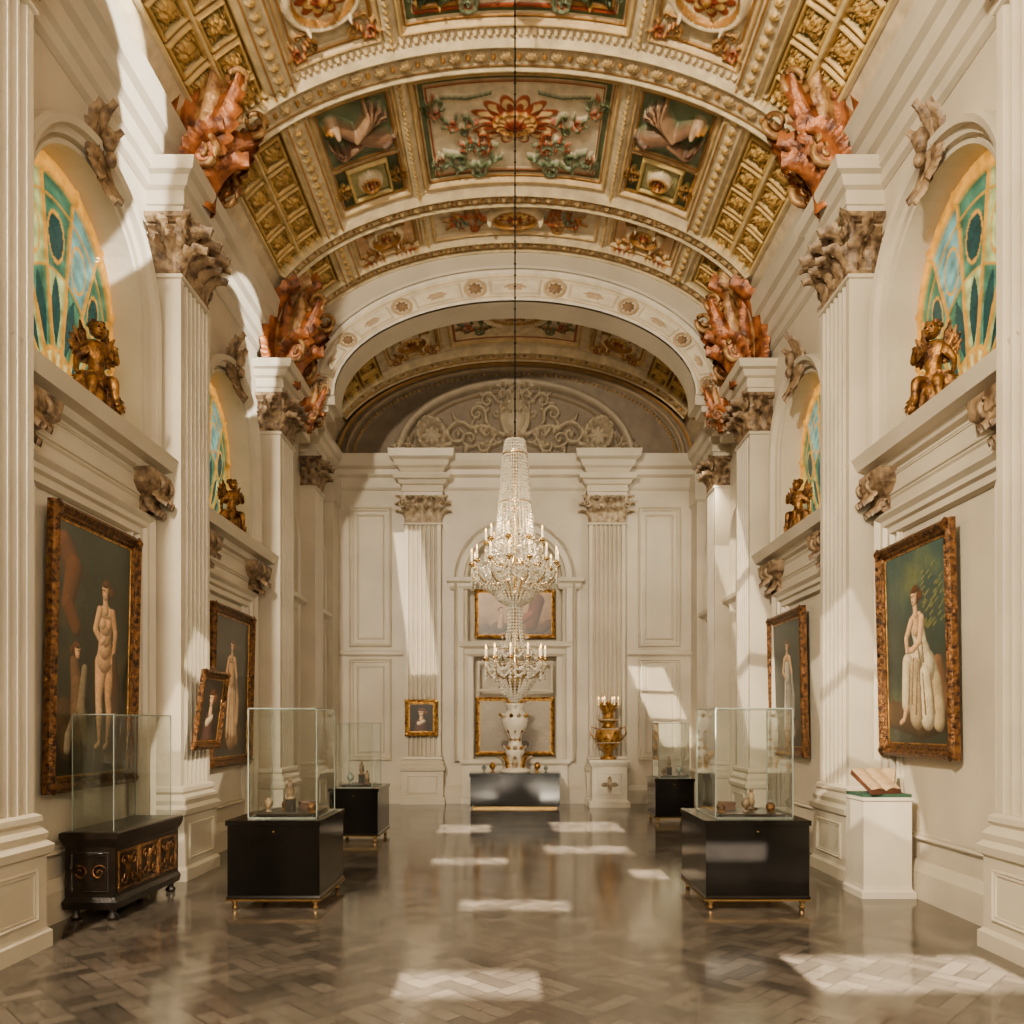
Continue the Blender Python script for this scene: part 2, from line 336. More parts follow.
# window panes
def window(side,B,k):
    M=MW(side); c,r,z0=B['c'],B['r'],B['led']; st=B['spr']-z0
    cv=CV(0,pi,0.02,1.0,.010,(.22,.38,.33)); th,ro=cv.U,cv.V
    n=13; seg=(th/(pi)*n)%1; band=np.where(ro<.26,0,np.where(ro<.58,1,2))
    G=np.array(lin((.30,.44,.36)));G2=np.array(lin((.60,.62,.44)));CR=np.array(lin((.86,.79,.56)));Y=np.array(lin((.84,.64,.28)));T=np.array(lin((.17,.29,.28))); B3=np.array(lin((.42,.56,.54)))
    col=np.zeros(th.shape+(3,)); idx=(th/pi*n).astype(int)
    nz=np.sin(th*23+ro*31)*np.sin(ro*47-th*17)
    col[...]=np.where(((idx+band)%2==0)[...,None],G,G2)
    col=np.where(((idx%3==1)&(band==2))[...,None],B3,col)
    col=col*(1+.3*nz[...,None])
    col=np.where((ro<.25)[...,None],CR*(.55+.4*(np.abs(seg-.5)*2)[...,None]),col)
    petal=(np.abs(seg-.5)<.30*np.sin(np.clip((ro-.27)/.30,0,1)*pi))&(band==1)
    col=np.where(petal[...,None],T,col)
    oval=(((seg-.5)/.3)**2+((ro-.72)/.09)**2<1); ovr=(((seg-.5)/.35)**2+((ro-.72)/.105)**2<1)&~oval
    col=np.where((oval&(idx%2==0))[...,None],T,col); col=np.where(ovr[...,None],Y*.7,col)
    w=.012/np.clip(ro,.12,1)
    rib=(np.minimum(seg,1-seg)<w*n/pi*.8)|(np.abs(ro-.26)<.010)|(np.abs(ro-.58)<.009)|(np.abs(ro-.86)<.009)
    col=np.where(rib[...,None],Y*.75,col); bord=ro>.93; col=np.where(bord[...,None],Y,col)
    H=np.where(rib,.02,0)+np.where(bord,.04,0); cv.C[...,:3]=col; cv.H=H.astype(float); cv.C[...,3]=np.where(bord,.4,0)
    def fn(t,q,h):
        cs,sn=np.cos(t),np.sin(t); R=np.where(r*np.abs(sn)<st*np.abs(cs),r/np.maximum(np.abs(cs),1e-6),st*sn+np.sqrt(np.clip(r*r-(st*cs)**2,0,None)))
        return M(c-q*R*cs,z0+q*R*sn,h-.26)
    canvas_mesh(cv,fn,'window_%d'%k,SGL)
k=1
for sd in (-1,1):
    for B in BAYS: window(sd,B,k); k+=1
# ---------------------------------------------------------------- wall trim
def corbel(mb,M,a,zt,h0,m,W=.26,H=.5):
    block(mb,M,a-W*.35,a+W*.35,.0,[(zt-H,.03),(zt-H*.6,.08),(zt-H*.3,h0-.04),(zt,h0-.02)],m)
    for dz,s_,cw in ((.02,1,0),(.16,.85,.02)):
        for da in (-.3,.3,0):
            o_,s,u,t=vecs(M,a+da*W,zt-dz,h0*(.75 if dz<.1 else .5)-.02*abs(da)); leaf(mb,o_,s,-u,t,W*.62,H*.62*s_,1.2,m,amp=.3)
    for sg in (-1,1):
        pts=[M(a+sg*W*.42,p[1],p[0]) for p in spir((h0*.65,zt-.13),.11,pi/2,1.5,-1)]; tube(mb,pts,.024,m,6)
        o_,s,u,t=vecs(M,a+sg*W*.4,zt-.05,.06); leaf(mb,o_,t,-u,s*sg,.18,H*.8,.8,m)
def bay_trim(side,B,name):
    M=MW(side); c,R,led,spr=B['c'],B['R'],B['led'],B['spr']; mb=MBd(); r=B['r']
    n=30; arc=[(c+r,led)]+[(c+r*math.cos(pi*i/n),spr+r*math.sin(pi*i/n)) for i in range(n+1)]+[(c-r,led)]
    w=R-r
    sweep(mb,M,arc,[(0,0),(0,.06),(-w*.15,.07),(-w*.18,.035),(-w*.3,.03),(-w*.34,.09),(-w*.6,.11),(-w*.66,.17),(-w*.92,.19),(-w,.13),(-w,0)],PL)
    # ledge entablature
    a0,a1=c-R-.06,c+R+.06
    block(mb,M,a0,a1,0,[(led-.62,.02),(led-.6,.05),(led-.5,.05),(led-.48,.07),(led-.22,.07),(led-.2,.13),(led-.14,.16),(led-.12,.27),(led-.04,.31),(led,.33),(led+.02,.30)],PL)
    for q in np.arange(a0-.05,a1+.05,.075): block(mb,M,q,q+.04,.12,[(led-.2,0),(led-.15,0)],PL)
    panel(mb,lambda a,b,h:M(a,b,h+.07),a0+.3,a1-.3,led-.46,led-.25,PL,.03,.02)
    # surround
    zt=led-.62; o=c-R+.0; p=c+R
    sweep(mb,M,[(p,.0),(p,zt),(o,zt),(o,.0)],[(0,0),(0,.11),(.04,.14),(.08,.09),(.13,.09),(.15,.05),(.22,.06),(.24,.02),(.24,0)],PL)
    panel(mb,M,c-R+.32,c+R-.32,.55,zt-.1,PL,.06,.045)
    block(mb,M,c-R-.1,c+R+.1,.02,[(0,.06),(.26,.06),(.30,.04),(.36,.01)],PL)
    for a in (a0+.12,a1-.12): corbel(mb,M,a,led-.2,.27,ORN)
    # keystone cartouche
    zk=spr+R+.05
    for da,lx,an in ((0,.62,0),(-.07,.5,-.25),(.07,.5,.25)):
        o_,s,u,t=vecs(M,c+da,zk-.28,.14); uu=u*math.cos(an)+s*math.sin(an); leaf(mb,o_,s*math.cos(an)-u*math.sin(an),uu,t,.18,lx,.8,ORN,amp=.3)
        o_,s,u,t=vecs(M,c+da,zk-.1,.17); uu=-u*math.cos(an)+s*math.sin(an); leaf(mb,o_,s*math.cos(an)+u*math.sin(an),uu,t,.17,lx*.8,.8,ORN,amp=.3)
    ball(mb,M(c,zk-.02,.22),.085,ORN,.8,.9,1.3); ball(mb,M(c,zk-.2,.24),.06,ORN,.8,.9,1.2)
    mb.finish(name)
tn=1
for sd in (-1,1):
    for B in BAYS: bay_trim(sd,B,'trim_%d'%tn); tn+=1
PILS=[(5.1,5.9,6.95,7.45,7.85),(8.5,9.3,6.45,7.05,7.55),(12.1,12.85,6.1,6.65,7.1),(14.5,15.1,6.0,6.5,6.95)]
for sd in (-1,1):
    M=MW(sd); mb=MBd()
    for i,(a0,a1,z0,z1,z2) in enumerate(PILS): pilaster(mb,M,a0,a1,.35 if i<3 else .28,z0,z1,z2,6)
    pilaster(mb,M,1.5,2.3,.35,6.85,7.4,7.85)
    # narrow bays near the back
    for c,r in ((13.67,.5),(15.75,.42)):
        n=20; sp=4.9; arc=[(c+r,.3)]+[(c+r*math.cos(pi*i/n),sp+r*math.sin(pi*i/n)) for i in range(n+1)]+[(c-r,.3)]
        sweep(mb,M,arc,[(0,0),(0,.06),(-.04,.09),(-.1,.07),(-.13,0)],PL)
        block(mb,M,c-r-.1,c+r+.1,0,[(3.7,.03),(3.8,.08),(3.85,.16),(3.92,.16)],PL); panel(mb,M,c-r+.12,c+r-.12,.6,3.5,PL,.05,.03)
    block(mb,M,16.35,BY,.18,[(0,.06),(.7,.06),(.75,.0),(6.2,0),(6.25,.05),(6.8,.05)],PL)
    # cornices
    block(mb,M,FY,13.28,0,[(7.3,.01),(7.33,.06),(7.42,.08),(7.45,.13),(7.6,.15),(7.63,.22),(7.75,.26),(7.78,.33),(7.92,.37),(7.98,.40),(8.02,.38)],PL)
    for q in np.arange(5.5,13.2,.11): block(mb,M,q,q+.06,.14,[(7.63,0),(7.72,0)],PL)
    block(mb,M,13.8,BY,0,[(6.75,.03),(6.8,.08),(6.95,.1),(7.0,.2),(7.1,.24),(7.15,.3),(7.28,.33)],PL)
    block(mb,M,FY,BY,.0,[(0,.04),(.2,.04),(.24,.02),(.26,.0)],PL)
    mb.finish('trim_%d'%tn); tn+=1
    # acanthus consoles carrying the vault ribs
    mb=MBd()
    for (a0,a1,zb,hh,sc) in ((5.1,5.9,7.85,.35,.85),(8.5,9.3,7.55,.38,1.12),(12.1,12.85,7.1,.38,1.08),(13.1,13.4,6.6,.5,.6)):
        ac=(a0+a1)/2
        L=[(0,0,1.45,1.25,0,.12,BRZ,.46,2.2),(-.15,-.10,1.34,1.2,0,.07,BRZ2,.38,2.),(.15,.10,1.34,1.2,0,.07,BRZ,.38,2.),(-.28,-.20,1.2,1.15,0,0,BRZ,.36,1.8),(.28,.20,1.2,1.15,0,0,BRZ2,.36,1.8),
           (-.1,-.08,.9,1.4,-.12,.22,BRZ2,.32,1.6),(.1,.08,.9,1.4,-.12,.22,BRZ,.32,1.6),(0,0,.66,1.7,-.2,.28,BRZ,.32,1.5),(-.22,-.2,.66,1.5,-.1,.18,BRZ,.28,1.5),(.22,.2,.66,1.5,-.1,.18,BRZ2,.28,1.5)]
        for da,an,Lx,cu,up0,ho,mm,wd,pw in L:
            o_,s,u,t=vecs(M,ac+da*sc,zb+up0*sc,hh-.14+ho*sc); uu=u*math.cos(an)+s*math.sin(an)
            leaf(mb,o_,s*math.cos(an)-u*math.sin(an),uu,t,wd*sc,Lx*sc,cu,mm,lob=8,nl=30,amp=.20,bend=.34,pw=pw)
        for sg in (-1,1):
            pts=[M(ac+sg*.3*sc,p[1],p[0]) for p in spir((hh+.14*sc,zb+.22*sc),.2*sc,pi*.9,1.7,-1)]; tube(mb,pts,np.linspace(.045,.018,len(pts))*sc,BRZ2,8)
            pts=[M(ac+sg*.28*sc,p[1],p[0]) for p in spir((hh+.46*sc,zb+.92*sc),.15*sc,pi*1.2,1.5,1)]; tube(mb,pts,np.linspace(.04,.018,len(pts))*sc,BRZ2,8)
            for an in (.1,.6,1.1):
                o_,s,u,t=vecs(M,ac+sg*.3*sc,zb+.0*sc,hh-.02); uu=u*math.cos(an*.5)+t*math.sin(an*.5)
                leaf(mb,o_,t*math.cos(an*.5)-u*math.sin(an*.5),uu,s*sg,.32*sc,1.05*sc,.25,BRZ if an!=.6 else BRZ2,lob=8,amp=.20,nl=26)
    mb.finish('trim_%d'%tn); tn+=1
# ---------------------------------------------------------------- vaults
def ell_table(a,b):
    t=np.linspace(0,pi/2,800); x=a*np.sin(t); z=b*np.cos(t); s=np.concatenate([[0],np.cumsum(np.hypot(np.diff(x),np.diff(z)))]); return t,s
def vault_map(a,b,z0):
    t,s=ell_table(a,b)
    def fn(u,v,h):
        h=h*1.45
        tt=np.interp(np.abs(u),s,t)*np.sign(u); x=a*np.sin(tt); z=b*np.cos(tt); nx=x/a**2; nz=z/b**2; q=np.hypot(nx,nz)
        return S(x-h*nx/q,v,z0+z-h*nz/q)
    return fn,s[-1]
VM,LM=vault_map(3.86,2.18,7.42)
CRM=(.90,.84,.72);GLD=(.74,.57,.31);GD2=(.56,.45,.24);ORA=(.68,.38,.20);GRN=(.44,.50,.36);GR2=(.54,.59,.48);DGR=(.33,.37,.24);PNK=(.86,.73,.58)
cv=CV(-LM,LM,6.0,13.3,.0135,(.87,.81,.70))
def center_panel(cv,v0,v1,hw=1.33):
    cm=(v0+v1)/2; hh=(v1-v0)/2
    cv.fill(-hw,hw,v0,v1,CRM,h=-.05); cv.frame(-hw,hw,v0,v1,.07,.07,(.86,.76,.56)); cv.frame(-hw+.08,hw-.08,v0+.08,v1-.08,.03,.03,GLD,.6)
    cv.frame(-hw+.12,hw-.12,v0+.12,v1-.12,.07,.0,GRN); cv.frame(-hw+.20,hw-.20,v0+.20,v1-.20,.025,.03,ORA)
    cv.fill(-hw+.23,hw-.23,v0+.23,v1-.23,(.91,.86,.76))
    cv.ros(0,cm-.12,.44,14,ORA,.02,asp=1.45); cv.ros(0,cm-.12,.38,14,(.90,.80,.6),.02,asp=1.45); cv.ros(0,cm-.12,.33,18,(.62,.32,.17),.01,asp=1.4); cv.ring(0,cm-.12,.27,.19,.02,.02,GLD,.5)
    cv.ros(0,cm-.12,.22,12,(.86,.70,.46),.02,asp=1.35); cv.ros(0,cm-.12,.12,8,(.62,.30,.15),.03,asp=1.3)
    for sx in (-1,1):
        cv.flo(sx*.2,cm+hh*.52,.78,0 if sx>0 else pi,sx,GRN,.02,col2=GR2)
        cv.flo(sx*.25,cm+hh*.30,.5,-.1 if sx>0 else pi+.1,-sx,GR2,.015,col2=ORA)
        cv.flo(sx*.5,cm-.15,.45,0 if sx>0 else pi,sx,ORA,.015,col2=GRN)
        cv.line([(sx*.3,cm-hh*.62),(sx*.6,cm-hh*.56),(sx*.95,cm-hh*.62)],.015,.01,GRN,.01)
        cv.flo(sx*(hw-.3),cm-hh+.33,.4,pi/2,-sx,ORA,.02,col2=GRN)
        cv.flo(sx*(hw-.3),cm+hh-.3,.32,-pi/2,sx,ORA,.02,col2=GR2)
def medallion(cv,cx,cy,r,asp=1.,frame=CRM):
    cv.ell(cx,cy,r*asp,r,(.88,.83,.70)); cv.ring(cx,cy,r*asp,r,.045,.06,frame); cv.ring(cx,cy,r*asp*.85,r*.85,.02,.03,GLD,.6)
    cv.ros(cx,cy,r*.78,10,ORA,.02,asp=asp); cv.ros(cx,cy,r*.58,8,(.90,.78,.5),.03,asp=asp,ph=.3); cv.ros(cx,cy,r*.36,8,(.60,.30,.16),.03,asp=asp); cv.ell(cx,cy,r*.14*asp,r*.14,GLD,.6,.03)
def side_green(cv,sg,v0,v1,u0=1.5,u1=2.62):
    lo,hi=sorted((sg*u0,sg*u1)); c=(lo+hi)/2
    cv.fill(lo,hi,v0,v1,CRM,h=-.04); cv.frame(lo,hi,v0,v1,.06,.06,(.86,.76,.56)); 
    vm=v0+(v1-v0)*.56
    cv.fill(lo+.1,hi-.1,v0+.1,vm-.03,GR2); cv.frame(lo+.08,hi-.08,v0+.08,vm-.02,.035,.03,GLD,.6)
    ex,ey=c,(v0+vm)/2+.02   # eagle relief, body slanting with wings raised on one side
    cv.line([(ex+.26*sg,ey-.26),(ex+.12*sg,ey-.08),(ex-.06*sg,ey+.08),(ex-.3*sg,ey+.2)],.07,.14,(.62,.50,.40),.10); cv.ell(ex+.3*sg,ey-.3,.08,.07,(.76,.66,.54),0,.10); cv.line([(ex+.34*sg,ey-.3),(ex+.42*sg,ey-.26)],.03,.012,(.8,.6,.3),.1)
    for q in range(8):
        a=-.2+q*.17; L_=.46-.02*q; cv.line([(ex+.05*sg,ey-.02),(ex+sg*(-.1-.1*math.cos(a)),ey-.18-.06*math.sin(a)*2),(ex-sg*L_*math.cos(a)*.9,ey-.1-.36*math.sin(a+.3))],.05,.022,(.74,.62,.50) if q%2 else (.44,.33,.26),.07)
        cv.line([(ex+.0*sg,ey+.1),(ex+sg*(.12+.03*q),ey+.12+.02*q),(ex+sg*(.2+.03*q),ey+.32-.05*q)],.04,.02,(.6,.48,.38) if q%2 else (.40,.30,.24),.06)
    for q in range(5): cv.line([(ex-.28*sg,ey+.2),(ex-sg*(.36+.03*q),ey+.36-.05*q)],.035,.02,(.5,.4,.32),.07)
    cv.fill(lo+.1,hi-.1,vm+.03,v1-.1,DGR); cv.frame(lo+.08,hi-.08,vm+.02,v1-.08,.035,.03,GLD,.6)
    cv.frame(c-.30,c+.30,vm+.10,v1-.14,.05,.04,(.84,.75,.5),.3); cv.fill(c-.24,c+.24,vm+.16,v1-.2,(.72,.70,.52)); medallion(cv,c,(vm+v1)/2-.02,.14)
    for s2 in (-1,1):
        for s3 in (-1,1): cv.flo(c+s2*.3,(vm+v1)/2+s3*.05,.22,0 if s2>0 else pi,s3*s2,GLD,.02,.4)
def cream_orn(cv,lo,hi,v0,v1,r):
    c=(lo+hi)/2; m=(v0+v1)/2; cv.fill(lo,hi,v0,v1,(.88,.82,.70),h=-.04); cv.frame(lo,hi,v0,v1,.06,.06,(.86,.76,.57)); cv.frame(lo+.08,hi-.08,v0+.08,v1-.08,.03,.03,GLD,.6)
    cv.fill(lo+.12,hi-.12,v0+.12,v1-.12,PNK if r<.25 else (.85,.80,.68))
    for s2 in (-1,1):
        for s3 in (-1,1):
            cv.flo(c+s2*r*.7,m+s3*r*.8,(hi-lo)*.38,s3*.9 if s2>0 else pi-s3*.9,s2*s3,ORA if s3>0 else GRN,.03,col2=GLD)
    medallion(cv,c,m,r,1.15)
# longitudinal bands
for sg in (-1,1):
    def F(a,b,*r,**k): lo,hi=sorted((sg*a,sg*b)); return lo,hi
    lo,hi=F(2.95,3.85); cv.fill(lo,hi,6,13.3,GD2,.5,h=-.02)
    vv=6.1; ci=0
    while vv<13.1:
        l2,h2=F(3.02,3.38); l3,h3=F(3.42,3.78)
        for (p,q) in ((l2,h2),(l3,h3)):
            cv.frame(p,q,vv,vv+.42,.05,.04,(.84,.72,.46),.4); cv.fill(p+.05,q-.05,vv+.05,vv+.37,((.56,.55,.36),(.66,.58,.34),(.48,.50,.34))[(ci+(p==l2))%3],.2,h=-.03); cv.ros((p+q)/2,vv+.21,.12,6,(.86,.75,.48),.05,.3)
            for an in (.8,.8+pi/2,.8+pi,.8-pi/2): cv.flo((p+q)/2,vv+.21,.17,an,1,(.80,.65,.38),.03,.4)
        vv+=.46; ci+=1
    for e in (2.95,3.38,3.80): 
        lo,hi=F(e,e+.05); cv.fill(lo,hi,6,13.3,(.89,.81,.62),.2,h=.04)
    lo,hi=F(2.64,2.95); cv.fill(lo,hi,6,13.3,(.87,.81,.68),h=.06); 
    for e in (2.66,2.90):
        lo,hi=F(e,e+.025); cv.fill(lo,hi,6,13.3,GLD,.6,h=.085)
    for v in np.arange(6.1,13.2,.16): cv.ros(sg*2.795,v,.06,6,(.82,.70,.46),.04,.3)
    lo,hi=F(1.36,1.49); cv.fill(lo,hi,6,13.3,(.89,.83,.70),h=.02)
    for v in np.arange(6.1,13.2,.09): cv.ell(sg*1.425,v,.025,.03,(.82,.70,.46),.3,.03)
# row1
center_panel(cv,6.9,9.1)
for sx in (-1,1):
    l,h_=sorted((sx*.62,sx*1.1)); cv.fill(l,h_,8.5,8.85,DGR); cv.frame(l,h_,8.5,8.85,.03,.03,GLD,.5)
for sg in (-1,1):
    lo,hi=sorted((sg*1.5,sg*2.62)); cream_orn(cv,lo,hi,7.7,9.1,.34); cream_orn(cv,lo,hi,6.1,7.65,.3)
center_panel(cv,9.72,11.72)
for sg in (-1,1): side_green(cv,sg,9.72,11.72)
cv.fill(-1.33,1.33,12.14,12.95,(.87,.82,.72),h=-.03); cv.frame(-1.33,1.33,12.14,12.95,.06,.05,(.86,.76,.57))
for sx in (-1,1):
    cv.flo(sx*.4,12.55,.7,0 if sx>0 else pi,1,ORA,.03,col2=GLD); cv.flo(sx*.4,12.55,.6,.0 if sx>0 else pi,-1,GR2,.03,col2=ORA)
medallion(cv,0,12.55,.24,1.6)
for sg in (-1,1):
    lo,hi=sorted((sg*1.5,sg*2.62)); cream_orn(cv,lo,hi,12.14,12.95,.22)
def rib(cv,v0,v1,lim,h):
    cv.fill(-lim,lim,v0,v1,(.86,.80,.68),h=h); w=(v1-v0)
    cv.fill(-lim,lim,v0,v0+.04,(.90,.84,.70),h=h+.035); cv.fill(-lim,lim,v1-.04,v1,(.90,.84,.70),h=h+.035)
    cv.fill(-lim,lim,v0+.06,v0+.08,GLD,.6,h=h+.02); cv.fill(-lim,lim,v1-.08,v1-.06,GLD,.6,h=h+.02)
    m=(v0+v1)/2; st=w*.8; x=-lim+.1
    while x<lim: cv.ros(x,m,w*.22,8,(.82,.72,.54),.04,.2); cv.ell(x+st/2,m,w*.08,w*.14,GLD,.3,.03); x+=st
rib(cv,9.2,9.58,3.85,.06); rib(cv,11.8,12.08,3.85,.06); rib(cv,12.98,13.28,3.85,.04)
for x in np.arange(-3.8,3.8,.085): cv.fill(x,x+.045,9.63,9.68,(.9,.82,.66),h=.04); cv.fill(x,x+.045,9.12,9.17,(.9,.82,.66),h=.04)
main=canvas_mesh(cv,VM,'ceiling',FRES)
# plain continuation over the near end of the hall
cv=CV(-LM,LM,FY,6.02,.12,(.84,.78,.66)); 
for v in (-2.5,1,4.6): cv.fill(-LM,LM,v,v+.5,(.88,.82,.7),h=.1)
canvas_mesh(cv,VM,'near_vault',FRES,main)
# back bay vault
VB,LB=vault_map(3.86,2.02,7.26)
cv=CV(-LB,LB,13.3,BY,.016,(.86,.80,.69))
cv.fill(-1.3,1.3,13.9,15.9,CRM,h=-.03); cv.frame(-1.3,1.3,13.9,15.9,.06,.05,(.86,.76,.56)); cv.frame(-1.2,1.2,14.0,15.8,.05,.02,ORA); medallion(cv,0,14.9,.42,1.4)
for sx in (-1,1):
    for sy in (-1,1): cv.flo(sx*.4,14.9+sy*.35,.7,0 if sx>0 else pi,sy*sx,ORA,.03,col2=GRN)
for sg in (-1,1):
    lo,hi=sorted((sg*1.45,sg*2.6)); cream_orn(cv,lo,hi,13.9,14.85,.27); cream_orn(cv,lo,hi,14.95,15.9,.27)
    lo,hi=sorted((sg*2.75,sg*3.9)); cv.fill(lo,hi,13.3,BY,GD2,.4,h=0)
    for vv in np.arange(13.5,16.4,.46):
        for a,b_ in ((2.8,3.2),(3.25,3.65)):
            lo,hi=sorted((sg*a,sg*b_)); cv.frame(lo,hi,vv,vv+.42,.05,.05,(.84,.73,.46),.4); cv.ros((lo+hi)/2,vv+.21,.12,6,(.82,.70,.44),.05,.4)
rib(cv,16.1,16.5,3.9,.06)
canvas_mesh(cv,VB,'rear_vault',FRES,main)
# unseen shell added over the vaults to block sun leaking through gaps
mb=MBd(); box(mb,(-4.3,FY-.05,9.74),(4.3,BY+.1,9.85),PLD)
for sg in (-1,1): x=sg*4.27; mb.add([(x,FY-.05,7.7),(x,BY+.1,7.7),(x,BY+.1,9.8),(x,FY-.05,9.8)],[(0,1,2,3)],PLD); mb.add([(sg*3.85,FY-.05,7.85),(sg*3.85,BY+.1,7.85),(x,BY+.1,7.85),(x,FY-.05,7.85)],[(0,1,2,3)],PLD)
mb.add([(-4.3,BY+.1,7),(4.3,BY+.1,7),(4.3,BY+.1,9.8),(-4.3,BY+.1,9.8)],[(0,1,2,3)],PLD)
mb.finish('roof_shell',main)
# transverse arch (face, soffit, diaphragm)
AY=13.28; ai,bi,zi=2.98,1.55,7.1; ao,bo=3.42,2.05
cv2=CV(0,8.0,0,.5,.0125,(.84,.80,.72))
cv2.fill(0,8,0,.05,(.88,.85,.79),h=.05); cv2.fill(0,8,.45,.5,(.88,.85,.79),h=.06); cv2.fill(0,8,.07,.09,(.78,.72,.60),h=.03); cv2.fill(0,8,.40,.42,(.78,.72,.60),h=.03)
for i in range(15):
    x=.29+i*.53
    if i%2==0: cv2.ring(x,.245,.13,.13,.025,.06,(.76,.68,.55)); cv2.ros(x,.245,.10,8,(.58,.48,.35),.07)
    else: cv2.frame(x-.34,x+.34,.12,.37,.03,.05,(.82,.77,.68)); cv2.ros(x,.245,.06,6,(.74,.66,.54),.04,asp=2.5)
def archf(u,v,h):
    t=u/8*pi; k=v/.5; a=ai+(ao-ai)*k; b=bi+(bo-bi)*k
    return S(-a*np.cos(t),AY-.05-h,zi+b*np.sin(t))
canvas_mesh(cv2,archf,'transverse_arch_face',RELF,main)
mb=MBd(); n=60
ts=[pi*i/n for i in range(n+1)]
def ring3(a,b,z,y): return [(-a*math.cos(t),y,z+b*math.sin(t)) for t in ts]
mb.add(np.array([ring3(ai,bi,zi,AY-.05),ring3(ai,bi,zi,AY+.5)]).reshape(-1,3),gridf(2,n+1),PL)
mb.add(np.array([ring3(ao,bo,zi,AY-.05),ring3(ao+.02,bo+.02,zi,AY-.12),ring3(ao+.07,bo+.06,zi,AY-.13),ring3(ao+.09,bo+.07,zi,AY),ring3(3.86,2.18,7.42,AY)]).reshape(-1,3),gridf(5,n+1),PLD)
mb.add(np.array([ring3(ai,bi,zi,AY+.5),ring3(3.86,2.02,7.26,AY+.5)]).reshape(-1,3),gridf(2,n+1),PLD)
for sg in (-1,1): box(mb,(min(sg*2.98,sg*3.9),AY-.05,6.95),(max(sg*2.98,sg*3.9),AY+.5,7.12),PL); box(mb,(min(sg*3.4,sg*3.9),AY,7.1),(max(sg*3.4,sg*3.9),AY+.5,7.6),PLD)
for sg in (-1,1):
    for q in range(4):
        box(mb,(min(sg*(3.1+.14*q),sg*3.9),AY+.0,6.85-.12*q),(max(sg*(3.1+.14*q),sg*3.9),AY+.45,6.97-.12*q),PL)
mb.finish('transverse_arch_body',main)
# ---------------------------------------------------------------- back wall
mb=MBd()
nr,nz=1.0,4.7
def bq(a0,a1,b0,b1): mb.add([MBK(a0,b0,0),MBK(a1,b0,0),MBK(a1,b1,0),MBK(a0,b1,0)],[(0,1,2,3)],PL)
bq(-4.2,-nr,0,7.3); bq(nr,4.2,0,7.3); bq(-nr,nr,0,.3)
n=24; ps=[(-nr,.3)]+[(-nr*math.cos(pi*i/n),nz+nr*math.sin(pi*i/n)) for i in range(n+1)]+[(nr,.3)]
for p,q in zip(ps[1:-2],ps[2:-1]): mb.add([MBK(*p,0),MBK(*q,0),MBK(q[0],7.3,0),MBK(p[0],7.3,0)],[(0,1,2,3)],PL)
for p,q in zip(ps,ps[1:]+ps[:1]): mb.add([MBK(*p,0),MBK(*q,0),MBK(*q,-.3),MBK(*p,-.3)],[(0,1,2,3)],PL)
mb.add([MBK(*p,-.3) for p in ps],[tuple(range(len(ps)))],PLD)
mb.finish('wall_back')
mb=MBd()
arc=[(nr,.9)]+[(nr*math.cos(pi*i/n),nz+nr*math.sin(pi*i/n)) for i in range(n+1)]+[(-nr,.9)]
sweep(mb,MBK,arc,[(0,0),(0,.06),(-.06,.08),(-.08,.13),(-.2,.14),(-.24,.19),(-.28,.14),(-.28,0)],PL)
for sg in (-1,1):
    c=sg*1.14; block(mb,MBK,c-.2,c+.2,.1,[(4.5,.02),(4.56,.05),(4.62,.05),(4.66,.1),(4.74,.11)],PL)
    a0,a1=sorted((sg*1.55,sg*2.3)); pilaster(mb,MBK,a0,a1,.22,5.88,6.42,6.85,7,om=ORN2)
    block(mb,MBK,a0,a1,.3,[(6.85,.05),(6.95,.1),(7.0,.16),(7.1,.2),(7.15,.28),(7.3,.3)],PL)
    for (p0,p1,q0,q1) in ((2.6,3.5,3.3,6.25),(2.6,3.5,.9,3.05)):
        l,h=sorted((sg*p0,sg*p1)); panel(mb,MBK,l,h,q0,q1,PL,.08,.06); panel(mb,MBK,l+.16,h-.16,q0+.16,q1-.16,PL,.04,.03)
    l,h=sorted((sg*2.42,sg*3.7)); block(mb,MBK,l,h,0,[(3.1,.02),(3.14,.06),(3.2,.06),(3.22,.02)],PL)
block(mb,MBK,-3.9,3.9,0,[(6.6,.02),(6.65,.06),(6.85,.07),(6.9,.14),(7.0,.16),(7.05,.26),(7.15,.3),(7.28,.34)],PL)
for q in np.arange(-3.6,3.6,.12): block(mb,MBK,q,q+.06,.13,[(6.9,0),(6.99,0)],PL)
block(mb,MBK,-3.9,3.9,.04,[(0,.06),(.28,.06),(.33,.03),(.38,0)],PL)
block(mb,MBK,-1.05,1.05,.05,[(3.1,.0),(3.15,.04),(3.25,.05),(3.3,.12),(3.4,.14)],PL)
block(mb,MBK,-1.0,-.88,.03,[(.9,0),(3.1,0)],PL); block(mb,MBK,.88,1.0,.03,[(.9,0),(3.1,0)],PL)
block(mb,MBK,-1.1,1.1,.14,[(0,.03),(.12,.03),(.15,0),(.8,0),(.85,.05),(.93,.06)],WHT)
panel(mb,MBK,-.8,.8,2.35,3.0,PL,.05,.03)
mb.finish('trim_%d'%tn); tn+=1
